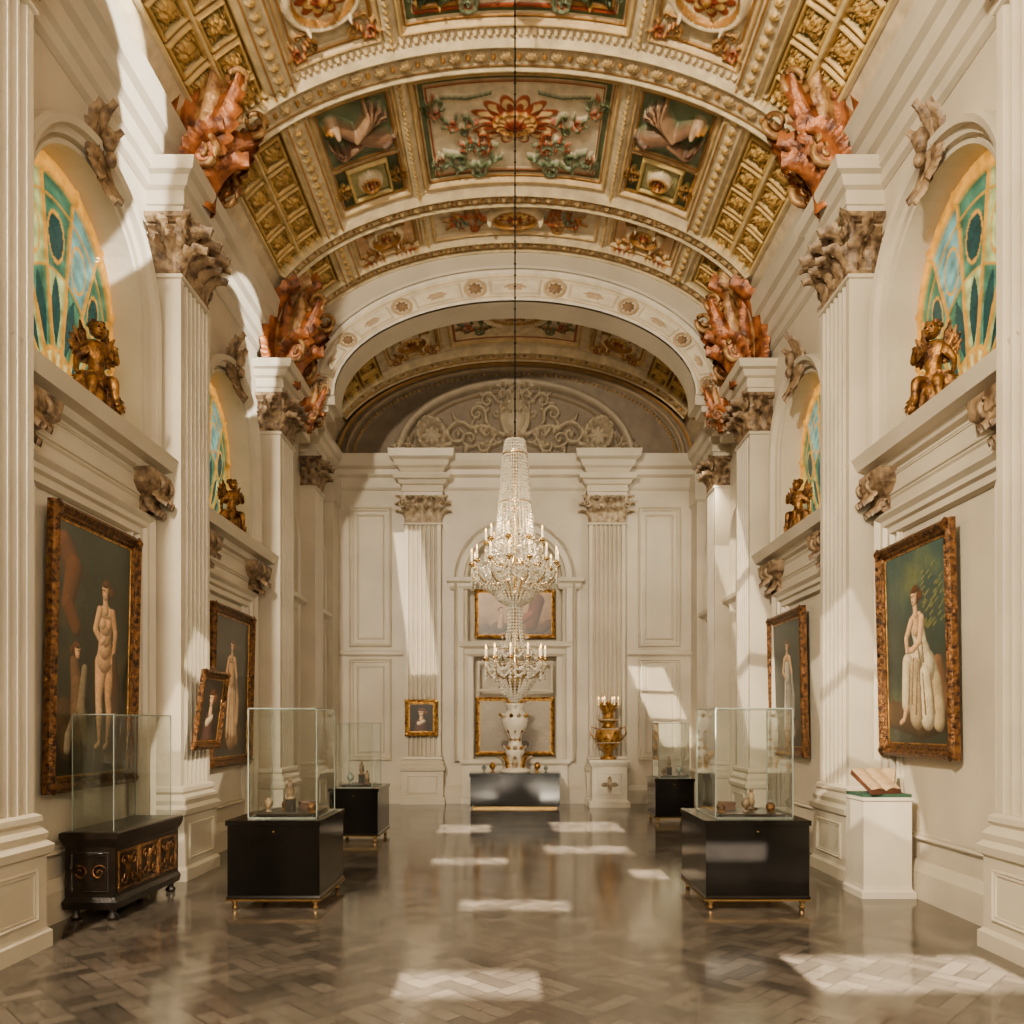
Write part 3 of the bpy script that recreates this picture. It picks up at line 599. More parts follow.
# tympanum
cv=CV(-3.86,3.86,7.2,9.3,.015,(.55,.50,.43));  # plaster tone darkened to paint in the shade under the rear vault
AR=lambda a,b,z,t0=0,t1=pi:[(a*math.cos(t),z+b*math.sin(t)) for t in np.linspace(t0,t1,60)]
cv.line(AR(2.45,1.55,7.3),.10,.10,(.66,.61,.53),.16); cv.line(AR(2.25,1.37,7.3),.03,.03,(.58,.52,.42),.08)
cv.line(AR(3.55,1.86,7.3),.05,.05,(.66,.59,.48),.08); cv.line(AR(3.72,1.96,7.3),.04,.04,(.72,.58,.36),.1)
for x in np.linspace(.03,pi-.03,90): cv.ell(3.4*math.cos(x),7.3+1.76*math.sin(x),.035,.035,(.66,.55,.38),0,.06)
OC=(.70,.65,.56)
for sg in (-1,1):
    cv.ring(sg*1.75,7.75,.26,.30,.07,.12,OC); cv.ros(sg*1.75,7.75,.2,8,OC,.1); 
    for k in range(12):
        a=k*pi/6; cv.ell(sg*1.75+.3*math.cos(a),7.75+.34*math.sin(a),.08,.08,OC,0,.08)
    cv.flo(sg*.25,7.75,1.3,0 if sg>0 else pi,sg,OC,.13); cv.flo(sg*.3,7.6,.9,.1 if sg>0 else pi-.1,-sg,OC,.11)
    cv.flo(sg*.1,8.2,.75,.5 if sg>0 else pi-.5,sg,OC,.12); cv.flo(sg*.08,8.5,.45,1.1 if sg>0 else pi-1.1,-sg,OC,.12); cv.flo(sg*2.1,7.5,.5,0 if sg>0 else pi,sg,OC,.08)
cv.ell(0,8.1,.26,.36,OC,0,.16); cv.ring(0,8.1,.28,.38,.05,.12,OC); cv.ros(0,8.62,.2,6,OC,.14); cv.ell(0,7.6,.2,.2,OC,0,.12)
def tymp(u,v,h):
    zm=7.26+2.02*np.sqrt(np.clip(1-(u/3.86)**2,0,1)); return S(u,BY-h*1.3,np.minimum(v,zm))
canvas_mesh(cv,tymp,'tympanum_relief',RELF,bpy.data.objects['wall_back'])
# ---------------------------------------------------------------- front wall (behind the camera) with unseen slots added to shape the floor sun patches
kx,tz=.02,.30
def op(x0,x1,y0,y1): ym=(y0+y1)/2; return (x0+kx*(ym-FY),x1+kx*(ym-FY),tz*(y0-FY),tz*(y1-FY))
OPS=[op(-.75,.15,4.85,5.35),op(1.9,3.3,4.95,5.7),op(.4,1.5,10.3,10.9),op(-1.0,-.1,9.5,9.9),op(-.5,.5,7.15,7.5),op(1.3,2.2,8.6,9.1),op(-1.2,-.4,12.3,13.2),op(.6,1.7,12.4,13.6)]
xs=sorted(set([-4.3,4.3]+[q for o_ in OPS for q in o_[:2]])); zs=sorted(set([0,9.8]+[q for o_ in OPS for q in o_[2:]]))
mb=MBd()
for x0,x1 in zip(xs,xs[1:]):
    for z0,z1 in zip(zs,zs[1:]):
        xm,zm=(x0+x1)/2,(z0+z1)/2
        if not any(o_[0]<xm<o_[1] and o_[2]<zm<o_[3] for o_ in OPS): mb.add([(x0,FY,z0),(x1,FY,z0),(x1,FY,z1),(x0,FY,z1)],[(0,1,2,3)],PL)
mb.finish('wall_front')
# ---------------------------------------------------------------- oil paintings
def fbm(U,V,sc,seed):
    r=np.random.RandomState(seed); o_=np.zeros(U.shape); A=1
    for k in range(5):
        for j in range(4):
            a=r.rand()*2*pi; o_+=A*np.sin((U*math.cos(a)+V*math.sin(a))*sc+r.rand()*6.3)/4
        sc*=1.9; A*=.6
    return o_
def cap(cv,x0,y0,r0,x1,y1,r1,col,L_=(-.5,.5,.7)):
    R=max(r0,r1); sl=cv.win(min(x0,x1)-R,max(x0,x1)+R,min(y0,y1)-R,max(y0,y1)+R); U,V=cv.U[sl],cv.V[sl]
    dx,dy=x1-x0,y1-y0; t=np.clip(((U-x0)*dx+(V-y0)*dy)/(dx*dx+dy*dy+1e-9),0,1); r=r0+(r1-r0)*t
    nx=(U-x0-t*dx)/r; ny=(V-y0-t*dy)/r; q=nx*nx+ny*ny; m=np.clip((1-q)/.15,0,1); nz_=np.sqrt(np.clip(1-q,0,1))
    lam=np.clip(nx*L_[0]+ny*L_[1]+nz_*L_[2],0,1); c=np.array(lin(col))*(.26+.90*lam[...,None])
    s=cv.C[sl]; s[...,:3]=s[...,:3]*(1-m[...,None])+c*m[...,None]; cv.C[sl]=s
def bg(cv,w,h,c1,c2,c3,seed):
    n=fbm(cv.U,cv.V,5,seed); t=np.clip(cv.V/h+.25*n,0,1)[...,None]; C=np.array(lin(c1))*(1-t)+np.array(lin(c2))*t
    g=np.clip(n-.4,0,1)[...,None]; cv.C[...,:3]=C*(1-g)+np.array(lin(c3))*g
SK=(.96,.78,.58); HR=(.42,.25,.12)
def poly(cv,P,col):
    for a,b_ in zip(P,P[1:]): cap(cv,a[0],a[1],a[2],b_[0],b_[1],b_[2],col)
def head(cv,x,y,r,look=-1,hair=HR):
    cap(cv,x-look*r*.35,y+r*.35,r*1.15,x-look*r*.55,y+r*.0,r*1.0,hair)
    cap(cv,x-look*r*1.5,y+r*.1,r*.55,x-look*r*1.6,y-.1*r,r*.5,hair)
    cap(cv,x,y-r*.5,r*.62,x,y+r*.25,r*.8,SK)
    cap(cv,x-look*r*.3,y+r*.85,r*.45,x+look*r*.5,y+r*.75,r*.3,hair)
    for dx in (.1,.55): cap(cv,x+look*dx*r,y+r*.12,r*.12,x+look*(dx+.12)*r,y+r*.12,r*.1,(.25,.14,.1))
    cap(cv,x+look*.38*r,y-r*.05,r*.1,x+look*.4*r,y-r*.2,r*.1,(.80,.58,.44)); cap(cv,x+look*.25*r,y-r*.55,r*.09,x+look*.5*r,y-r*.55,r*.08,(.66,.28,.22))
def p_venus(cv,w,h):
    bg(cv,w,h,(.15,.13,.09),(.21,.25,.20),(.34,.29,.18),1)
    k=h/2.2; X=lambda *P:[(x*k,y*k,r*k) for x,y,r in P]
    poly(cv,X((.1,2.0,.12),(.25,1.8,.14),(.16,1.5,.1),(.3,1.3,.08)),(.46,.30,.17)); poly(cv,X((.12,.5,.2),(.3,.3,.22),(.8,.2,.2),(1.2,.25,.2)),(.32,.24,.14))
    poly(cv,X((.28,1.0,.07),(.33,.8,.1),(.36,.55,.13),(.4,.35,.1)),(.50,.38,.26)); poly(cv,X((.45,.95,.05),(.40,.6,.07),(.5,.32,.08)),(.60,.54,.42)); head(cv,.33*k,1.1*k,.06*k,1)
    poly(cv,X((.30,.5,.06),(.22,.35,.07),(.2,.25,.06)),(.66,.60,.5))
    poly(cv,X((.86,1.02,.12),(.885,.86,.09),(.87,.70,.058),(.90,.56,.06),(.87,.34,.030),(.865,.27,.028),(.82,.24,.024)),(.90,.70,.50))
    poly(cv,X((.74,1.02,.12),(.72,.86,.092),(.70,.70,.060),(.715,.56,.062),(.72,.34,.030),(.72,.28,.028),(.66,.25,.024)),SK)
    poly(cv,X((.80,1.08,.15),(.80,1.18,.125),(.81,1.28,.10),(.805,1.40,.125),(.80,1.48,.11)),SK)
    poly(cv,X((.70,1.50,.055),(.92,1.50,.055)),SK); cap(cv,.75*k,1.40*k,.055*k,.75*k,1.395*k,.055*k,(.98,.82,.63)); cap(cv,.86*k,1.40*k,.055*k,.86*k,1.395*k,.055*k,(.95,.76,.56)); cap(cv,.80*k,1.19*k,.010*k,.80*k,1.18*k,.01*k,(.6,.4,.28))
    poly(cv,X((.69,1.51,.05),(.62,1.33,.042),(.73,1.22,.032),(.79,1.26,.03)),SK); poly(cv,X((.93,1.51,.05),(.99,1.32,.042),(.96,1.13,.034),(.93,1.04,.033)),(.88,.68,.48))
    poly(cv,X((.97,1.1,.04),(1.02,.8,.07),(1.02,.5,.09),(.98,.3,.11)),(.36,.27,.2))
    poly(cv,X((.8,1.52,.05),(.79,1.62,.045)),SK); head(cv,.785*k,1.70*k,.078*k,-1)
def p_muse(cv,w,h):
    bg(cv,w,h,(.20,.22,.17),(.20,.31,.29),(.38,.42,.28),5)
    k=h/1.9; X=lambda *P:[(x*k,y*k,r*k) for x,y,r in P]; D=(.97,.90,.74); D2=(.82,.73,.56)
    rr=np.random.RandomState(2)
    for i in range(50): x,y=.65+.5*rr.rand(),1.1+.6*rr.rand(); cap(cv,x*k,y*k,.015*k,(x+.05)*k,(y+.03)*k,.01*k,(.46,.47,.27))
    poly(cv,X((.1,.3,.15),(.7,.2,.16),(1.2,.3,.16)),(.36,.27,.16)); poly(cv,X((1.0,.75,.10),(1.08,.4,.14)),(.5,.36,.24))
    poly(cv,X((.80,.74,.17),(.92,.55,.15),(.98,.34,.13),(1.0,.22,.10)),D2)
    poly(cv,X((.64,1.12,.12),(.70,.95,.12),(.76,.78,.16)),D); poly(cv,X((.78,.72,.17),(.60,.80,.13),(.46,.80,.10)),D)
    poly(cv,X((.43,.80,.10),(.41,.60,.10),(.40,.40,.10)),D); poly(cv,X((.39,.34,.045),(.34,.24,.032),(.27,.21,.026)),SK)
    poly(cv,X((.56,.72,.13),(.60,.48,.14),(.60,.28,.14)),D2); poly(cv,X((.76,.64,.12),(.80,.42,.13),(.80,.26,.13)),D)
    for f in ((.70,1.1,.74,.8),(.62,1.05,.68,.78),(.55,.84,.5,.4),(.66,.74,.68,.25),(.72,.68,.76,.3),(.86,.66,.92,.3),(.48,.78,.44,.4),(.62,.7,.58,.3)): cap(cv,f[0]*k,f[1]*k,.010*k,f[2]*k,f[3]*k,.018*k,(.60,.50,.36))
    poly(cv,X((.54,1.20,.055),(.67,1.22,.065)),SK); poly(cv,X((.60,1.20,.085),(.61,1.12,.08)),SK)
    poly(cv,X((.72,1.2,.055),(.68,1.0,.046),(.54,.92,.036),(.45,.92,.034)),SK); poly(cv,X((.52,1.19,.05),(.42,1.04,.042),(.43,.92,.034)),SK)
    poly(cv,X((.61,1.26,.045),(.60,1.36,.04)),SK); head(cv,.585*k,1.43*k,.08*k,-1,(.38,.23,.11))
def p_stand(col,bgc,seed):
    def f(cv,w,h):
        bg(cv,w,h,bgc[0],bgc[1],bgc[2],seed); k=h/2.0; cx=w/2/k; X=lambda *P:[((x+cx)*k,y*k,r*k) for x,y,r in P]
        d=tuple(c*.8 for c in col)
        poly(cv,X((-.4,.3,.15),(0,.2,.16),(.4,.3,.15)),(.32,.25,.16)); poly(cv,X((0,1.05,.14),(.0,.6,.18),(.03,.3,.22)),col); poly(cv,X((.1,.9,.07),(.16,.5,.07),(.24,.22,.08)),d); poly(cv,X((-.08,.9,.05),(-.14,.3,.07)),col)
        for q in (-.06,0,.07): cap(cv,(cx+q)*k,1.0*k,.012*k,(cx+q*2.2)*k,.25*k,.016*k,tuple(c*.6 for c in col))
        poly(cv,X((0,1.36,.13),(0,1.1,.115)),SK if seed%2 else col); poly(cv,X((-.09,1.41,.055),(.09,1.41,.055)),SK); poly(cv,X((-.12,1.40,.05),(-.2,1.2,.044),(-.08,1.1,.034)),SK); poly(cv,X((.12,1.40,.05),(.19,1.2,.042),(.22,1.0,.034)),SK)
        poly(cv,X((.2,1.1,.05),(.26,.8,.06),(.24,.5,.07)),d)
        poly(cv,X((0,1.44,.05),(0,1.52,.044)),SK); head(cv,cx*k,1.60*k,.08*k,-1)
    return f
def p_port(cv,w,h):
    bg(cv,w,h,(.13,.11,.09),(.20,.17,.13),(.26,.2,.13),9); poly(cv,[(w*.5,h*.05,w*.3),(w*.5,h*.3,w*.24)],(.36,.24,.2)); cap(cv,w*.5,h*.45,w*.08,w*.5,h*.58,w*.07,SK); cap(cv,w*.4,h*.3,w*.09,w*.6,h*.38,w*.07,(.88,.80,.66)); head(cv,w*.49,h*.68,w*.14,-1)
def p_land(cv,w,h):
    bg(cv,w,h,(.40,.28,.18),(.80,.66,.50),(.5,.36,.24),11)
    r=np.random.RandomState(4)
    for i in range(9): x=r.rand()*w; cap(cv,x,h*.12,.09,x+.15,h*(.12+.15*r.rand()),.1,(.34,.24,.16))
    cap(cv,w*.72,h*.25,.14,w*.80,h*.8,.16,(.42,.24,.15)); cap(cv,w*.5,h*.25,.10,w*.72,h*.5,.08,(.55,.32,.2)); poly(cv,[(w*.3,h*.2,.06),(w*.32,h*.45,.05)],(.75,.6,.45)); head(cv,w*.32,h*.6,.045,1)
def painting(name,M,a0,a1,b0,b1,fw,fn,flip,tilt=0.0,fh=.09,mt=None):
    c=M((a0+a1)/2,(b0+b1)/2,0); e=empty(name,tuple(c)); H=b1-b0
    M2=lambda a,b,h: M(a,b,np.asarray(h,float)+.05+tilt*(np.asarray(b,float)-b0)/H)
    mb=MBd(); prof=[(0,0),(0,fh*.6),(fw*.12,fh*.85),(fw*.3,fh),(fw*.45,fh*.75),(fw*.6,fh*.5),(fw*.75,fh*.55),(fw*.85,fh*.35),(fw,fh*.3),(fw,0)]
    sweep(mb,M2,rectp(a0,a1,b0,b1),prof,mt or FRM,True)
    st=max(.06,fw*.75); 
    def boss(a,b,r):
        o_,s,u,t=vecs(M2,a,b,fh*.8); n=8
        v=[o_+s*r*math.cos(2*pi*k/n)+u*r*math.sin(2*pi*k/n) for k in range(n)]+[o_+t*r*.6]; mb.add(v,[(k,(k+1)%n,n) for k in range(n)],GOLD if fw<.09 else (mt or FRM),True)
    for q in np.arange(a0+fw*.4,a1-fw*.3,st):
        for b in (b0+fw*.3,b1-fw*.3): boss(q,b,fw*.2)
    for q in np.arange(b0+fw*.4,b1-fw*.3,st):
        for a in (a0+fw*.3,a1-fw*.3): boss(a,q,fw*.2)
    for a in (a0+fw*.4,a1-fw*.4):
        for b in (b0+fw*.4,b1-fw*.4): boss(a,b,fw*.5)
    mb.finish('frame',e)
    mb=MBd(); mb.add([M2(a,b,.0) for a,b in rectp(a0+.01,a1-.01,b0+.01,b1-.01)],[(0,1,2,3)],DWD); mb.finish('backing',e)
    mb=MBd(); iw=fw*.97
    sweep(mb,M2,rectp(a0+iw,a1-iw,b0+iw,b1-iw),[(0,fh*.3),(0,fh*.36),(.012,fh*.36),(.015,fh*.25)],GOLD,True); mb.finish('gilt_slip',e)
    w=a1-a0-2*iw; h=b1-b0-2*iw; cv=CV(0,w,0,h,.008,(.2,.2,.2)); fn(cv,w,h)
    cv.C[...,3]=0
    g=lambda U,V,Hh: M2((a1-iw-U) if flip else (a0+iw+U),b0+iw+V,Hh+fh*.28)
    canvas_mesh(cv,g,'canvas',OIL,e); return e
ML,MR=MW(-1),MW(1)
painting('oil_painting',ML,6.5,8.0,1.08,3.5,.13,p_venus,False,.05)
painting('oil_painting',MR,6.9,8.3,1.34,3.45,.13,p_muse,True,.05)
painting('oil_painting',ML,9.95,11.5,1.1,3.2,.13,p_stand((.84,.68,.5),((.15,.14,.10),(.22,.23,.17),(.3,.24,.16)),3),False,.05)
painting('oil_painting',MR,10.45,11.85,1.22,3.22,.13,p_stand((.86,.84,.78),((.17,.18,.14),(.22,.28,.26),(.3,.3,.22)),4),True,.05)
MPil=lambda a,b,h: S(-(WX-.40-np.asarray(h,float)),a,b)
painting('small_framed_portrait',MPil,8.5,9.25,1.38,2.25,.09,p_port,False,.12,.05)
MBP=lambda a,b,h: S(a,BY-.24-np.asarray(h,float),b)
painting('small_framed_portrait',MBP,-2.28,-1.6,1.42,2.18,.09,p_port,False,.02,.05,GOLD)
MN=lambda a,b,h: S(a,BY+.26-np.asarray(h,float),b)
painting('landscape_painting',MN,-.86,.86,3.5,4.55,.07,p_land,False,.0,.06,GOLD)
painting('overmantel_mirror',MN,-.84,.84,1.0,2.25,.08,p_stand((.75,.70,.6),((.5,.45,.38),(.6,.55,.46),(.7,.62,.5)),6),False,.0,.06,GOLD)
# ---------------------------------------------------------------- gilded figures in the windows
def skin(verts,edges,radii,lvl=2):
    me=bpy.data.meshes.new('t'); me.from_pydata(verts,edges,[]); ob=bpy.data.objects.new('t',me); bpy.context.scene.collection.objects.link(ob)
    md=ob.modifiers.new('s','SKIN'); 
    for i,r in enumerate(radii): me.skin_vertices[0].data[i].radius=(r,r)
    me.skin_vertices[0].data[0].use_root=True
    sb=ob.modifiers.new('u','SUBSURF'); sb.levels=lvl; sb.render_levels=lvl
    dg=bpy.context.evaluated_depsgraph_get(); m2=bpy.data.meshes.new_from_object(ob.evaluated_get(dg)); bpy.data.objects.remove(ob)
    v=np.array([tuple(q.co) for q in m2.vertices]); f=[tuple(p.vertices) for p in m2.polygons]; return v,f
V=[(0,0,.32),(.0,0,.45),(.02,0,.60),(.03,0,.70),(.04,0,.77),
   (.02,.13,.66),(.10,.22,.55),(.20,.16,.62),(.26,.12,.68),
   (.02,-.13,.66),(-.02,-.24,.52),(.06,-.27,.38),(.1,-.26,.33),
   (.02,.09,.30),(.26,.12,.32),(.25,.14,.10),(.33,.14,.04),
   (.02,-.09,.30),(.27,-.14,.27),(.22,-.16,.06),(.31,-.17,.02)]
E=[(0,1),(1,2),(2,3),(3,4),(3,5),(5,6),(6,7),(7,8),(3,9),(9,10),(10,11),(11,12),(0,13),(13,14),(14,15),(15,16),(0,17),(17,18),(18,19),(19,20)]
Rr=[.12,.10,.115,.10,.055,.055,.042,.034,.028,.055,.042,.034,.028,.09,.065,.042,.025,.09,.065,.042,.025]
fv,ff=skin(V,E,Rr)
fv[:,0]*=.75
def gilt_figure(side,B,sc=1.0):
    M=MW(side); a=B['c']-.02; z=B['led']+.03; h=.12
    o_=M(a,z,h); e=empty('gilded_winged_figure',tuple(o_)); mb=MBd()
    _,s,u,t=vecs(M,a,z,h)
    yaw=-.7; t,s=t*math.cos(yaw)+s*math.sin(yaw),-t*math.sin(yaw)+s*math.cos(yaw)
    W=lambda P: o_+sc*(P[:,:1]*t+P[:,1:2]*s*.85+P[:,2:3]*u)
    mb.add(W(fv),ff,OGLD,True)
    P=lambda x,y,zz: W(np.array([[x,y,zz]]))[0]
    v=[]
    for r_,q in [(.15,0),(.17,.05),(.14,.14),(.15,.2),(.11,.27),(.0,.28)]:
        for kk in range(10): an=kk*pi/5; v.append(P(.0+r_*.8*math.cos(an),r_*1.1*math.sin(an),q))
    mb.add(v,gridf(6,10,True),OGLD,True)
    ball(mb,P(.045,0,.86),.082*sc,OGLD,1,1,1.15)
    for dy in (-.03,.03): ball(mb,P(.120,dy,.875),.013*sc,IRON)
    ball(mb,P(.13,0,.85),.018*sc,OGLD); ball(mb,P(.118,0,.81),.015*sc,FRM,1,1,.6)
    for k in range(12): ang=k*.55; ball(mb,P(.0+.06*math.cos(ang),.08*math.sin(ang),.92+.02*math.sin(k*2.)),.033*sc,FRM)
    for dy in (-.09,.09): ball(mb,P(.03,dy,.86),.018*sc,OGLD)
    for sg in (-1,1):
        for k in range(5):
            an=.25+.22*k; d=u*math.cos(an)+s*sg*math.sin(an)
            leaf(mb,P(-.07,sg*.05,.54),np.cross(d,t),d,t,.11*sc,(.42-.05*k)*sc,.15,OGLD if k%2 else FRM,lob=4,bend=.12)
        leaf(mb,P(.1,sg*.1,.38),s,-u,t,.24*sc,.36*sc,.3,FRM,lob=6)
    leaf(mb,P(.08,-.1,.4),s,-u*.85-s*.4,t,.26*sc,.40*sc,.2,OGLD); leaf(mb,P(.05,.13,.3),s,-u*.85+s*.45,t,.22*sc,.30*sc,.2,OGLD)
    mb.finish('figure',e)
for sd in (-1,1):
    gilt_figure(sd,BAYS[1],.84); gilt_figure(sd,BAYS[2],.72)
# ---------------------------------------------------------------- chandelier
def chandelier(cx,cy):
    e=empty('crystal_chandelier',(cx,cy,3.3)); mb=MBd(); top=9.55
    tube(mb,[(cx,cy,4.5),(cx,cy,top)],.009,IRON,6)
    z=4.75
    lathe(mb,(cx,cy,9.42),[(0,.16),(.14,.14),(.16,.1),(.09,.04),(.03,0),(0,-.03)],GOLD,16)
    while z<top-.1: ball(mb,(cx,cy,z),.014,IRON,seg=6); z+=.12
    mb.finish('suspension_rod',e); mb=MBd()
    lathe(mb,(cx,cy,0),[(0,4.70),(.03,4.68),(.05,4.62),(.10,4.58),(.12,4.53),(.03,4.48),(.025,3.9),(.05,3.8),(.03,3.7),(.03,3.2),(.09,3.12),(.13,3.05),(.09,2.98),(.03,2.9),(.025,2.3),(.07,2.22),(.1,2.15),(.06,2.05),(.02,1.98),(0,1.93)],SILV,14)
    for r,zz in ((.13,4.52),(.17,4.0),(.21,3.6),(.33,3.3),(.18,2.45),(.22,2.3)):
        tube(mb,[(cx+r*math.cos(a),cy+r*math.sin(a),zz) for a in np.linspace(0,2*pi,33)],.008,SILV,6)
    fl=MBd(); cr=MBd()
    def arms(n,r0,z0,R,zt,ph,ch):
        for k in range(n):
            a=ph+2*pi*k/n; c,s=math.cos(a),math.sin(a)
            pr=[(r0*(1-t)**3+3*(r0+(R-r0)*.35)*t*(1-t)**2+3*(R+.04)*t*t*(1-t)+R*t**3, z0*(1-t)**3+3*(z0-.16)*t*(1-t)**2+3*(z0-.12)*t*t*(1-t)+zt*t**3) for t in np.linspace(0,1,11)]
            tube(mb,[(cx+r*c,cy+r*s,z) for r,z in pr],.009,SILV,6)
            p=(cx+R*c,cy+R*s,zt); lathe(mb,p,[(0,-.01),(.03,0),(.035,.015),(.012,.02),(.014,.035)],GOLDB,10)
            lathe(fl,p,[(.011,.02),(.011,ch),(0,ch+.003)],CAN,8); lathe(fl,p,[(0,ch),(.007,ch+.012),(.006,ch+.03),(0,ch+.05)],FLM,8)
            for q in range(5): octa(cr,(p[0],p[1],p[2]-.04-.04*q),.015,.022,CRY)
            a2=ph+2*pi*(k+1)/n
            for t in np.linspace(.05,.95,11):
                aa=a+(a2-a)*t; sag=.10*math.sin(pi*t); octa(cr,(cx+R*math.cos(aa)*.97,cy+R*math.sin(aa)*.97,zt-.02-sag),.014,.016,CRY)
                octa(cr,(cx+R*.7*math.cos(aa),cy+R*.7*math.sin(aa),zt+.10-sag*.8),.014,.016,CRY)
                octa(cr,(cx+R*.85*math.cos(aa),cy+R*.85*math.sin(aa),zt-.10-sag*.8),.013,.016,CRY)
            for t in np.linspace(0,1,9): octa(cr,(cx+(R*(1-t)+.2*t*R/.46)*c,cy+(R*(1-t)+.2*t*R/.46)*s,zt+.02+.22*t-.1*math.sin(pi*t)),.012,.016,CRY)
    arms(14,.06,3.22,.46,3.34,.1,.13); arms(9,.06,3.42,.31,3.58,.3,.12); arms(11,.05,2.25,.32,2.34,.0,.11)
    def strings(n,prof,step,rb):
        P=np.array(prof); d=np.concatenate([[0],np.cumsum(np.hypot(*np.diff(P,axis=0).T))])
        for k in range(n):
            a=2*pi*k/n
            for q in np.arange(0,d[-1],step):
                r=np.interp(q,d,P[:,0]); zz=np.interp(q,d,P[:,1]); octa(cr,(cx+r*math.cos(a),cy+r*math.sin(a),zz),rb,rb*1.2,CRY)
    strings(30,[(.10,4.66),(.13,4.5),(.15,4.2),(.18,3.9),(.21,3.6),(.28,3.4)],.034,.0145)
    strings(30,[(.35,3.3),(.29,3.12),(.18,2.98),(.05,2.9)],.034,.015)
    strings(26,[(.44,3.24),(.37,3.12),(.22,3.04)],.034,.014)
    strings(14,[(.08,2.95),(.07,2.7),(.10,2.5),(.20,2.42)],.034,.0145)
    strings(24,[(.26,2.28),(.22,2.12),(.14,2.0),(.03,1.9)],.034,.0145)
    for k in range(36):
        a=2*pi*k/36; octa(cr,(cx+.36*math.cos(a),cy+.36*math.sin(a),3.22),.016,.05,CRY); octa(cr,(cx+.27*math.cos(a),cy+.27*math.sin(a),2.22),.013,.04,CRY)
    octa(cr,(cx,cy,1.86),.03,.05,CRY)
    mb.finish('silvered_frame',e); fl.finish('candles',e); cr.finish('crystals',e)
chandelier(0,8.5)
# ---------------------------------------------------------------- vitrines
def figurine(mb,x,y,z,h,m):
    lathe(mb,(x,y,z),[(0,0),(.28*h,0),(.28*h,.06*h),(.12*h,.1*h),(.15*h,.2*h),(.20*h,.4*h),(.14*h,.55*h),(.18*h,.7*h),(.08*h,.8*h),(.05*h,.82*h)],m,12); ball(mb,(x,y,z+.9*h),.1*h,m)
def urn(mb,x,y,z,h,m):
    lathe(mb,(x,y,z),[(0,0),(.22*h,0),(.22*h,.05*h),(.08*h,.12*h),(.07*h,.2*h),(.25*h,.4*h),(.30*h,.6*h),(.22*h,.78*h),(.12*h,.84*h),(.18*h,.92*h),(.0,.93*h)],m,16)
def vitrine(x0,x1,y0,y1,zt,g0,g1,gy0,gy1,gt,contents):
    e=empty('glass_display_case',((x0+x1)/2,(y0+y1)/2,0)); mb=MBd()
    fblock(mb,x0,x1,y0,y1,[(.09,0),(.11,.012),(.13,0),(zt-.05,0),(zt-.045,.015),(zt,.015)],BLK)
    fblock(mb,x0-.004,x1+.004,y0-.004,y1+.004,[(.085,.012),(.10,.012)],GOLDB)
    for fx in (x0+.05,x1-.05):
        for fy in (y0+.05,y1-.05): lathe(mb,(fx,fy,0),[(0,0),(.022,0),(.028,.02),(.016,.04),(.03,.07),(.035,.09)],GOLDB,10)
    ball(mb,((x0+x1)/2,y0-.01,zt-.1),.010,GOLDB)
    mb.finish('lacquer_plinth',e)
    mb=MBd(); t=.0045
    for x in (g0,g1):
        for y in (gy0,gy1): box(mb,(x-t,y-t,zt),(x+t,y+t,gt),GLE)
    for z in (zt+.006,gt):
        for y in (gy0,gy1): box(mb,(g0-t,y-t,z-t),(g1+t,y+t,z+t),GLE)
        for x in (g0,g1): box(mb,(x-t,gy0-t,z-t),(x+t,gy1+t,z+t),GLE)
    mb.finish('glass_edges',e)
    mb=MBd()
    for y in (gy0,gy1): mb.add([(g0,y,zt),(g1,y,zt),(g1,y,gt),(g0,y,gt)],[(0,1,2,3)],GLS)
    for x in (g0,g1): mb.add([(x,gy0,zt),(x,gy1,zt),(x,gy1,gt),(x,gy0,gt)],[(0,1,2,3)],GLS)
    mb.add([(g0,gy0,gt),(g1,gy0,gt),(g1,gy1,gt),(g0,gy1,gt)],[(0,1,2,3)],GLS); mb.finish('glass_panes',e)
    mb=MBd(); fblock(mb,g0+.05,g1-.05,gy0+.05,gy1-.05,[(zt,0),(zt+.03,0),(zt+.035,-.01)],DWD)
    cx=(g0+g1)/2; cy=(gy0+gy1)/2; w=(g1-g0); zz=zt+.035
    for i,cn in enumerate(contents):
        x=g0+w*(i+1)/(len(contents)+1); y=cy+(.12 if i%2 else -.1)
        if cn=='u': urn(mb,x,y,zz,.14,ORN)
        if cn=='p': urn(mb,x,y,zz,.18,POR)
        if cn=='f': figurine(mb,x,y,zz,.2,ORN)
        if cn=='b': fblock(mb,x-.07,x+.07,y-.05,y+.05,[(zz,0),(zz+.05,0),(zz+.065,.006),(zz+.075,.0)],LEA)
        if cn=='o': ball(mb,(x,y,zz+.045),.045,FRM); lathe(mb,(x,y,zz),[(.04,0),(.03,.01),(.012,.02)],GOLD,10)
        if cn=='s': fblock(mb,x-.04,x+.04,y-.04,y+.04,[(zz,0),(zz+.12,0)],DWD); figurine(mb,x,y,zz+.12,.2,ORN)
    mb.finish('exhibits',e)
vitrine(-2.56,-1.74,7.12,8.1,.80,-2.42,-1.80,7.26,7.98,1.80,'uosbo')
vitrine(1.70,2.62,7.12,8.15,.80,1.82,2.52,7.26,8.0,1.80,'obufo')
vitrine(-2.6,-1.92,11.2,12.2,.76,-2.5,-2.02,11.3,12.05,1.68,'psf')
vitrine(2.35,3.0,13.4,14.2,.75,2.42,2.94,13.5,14.1,1.68,'usp')
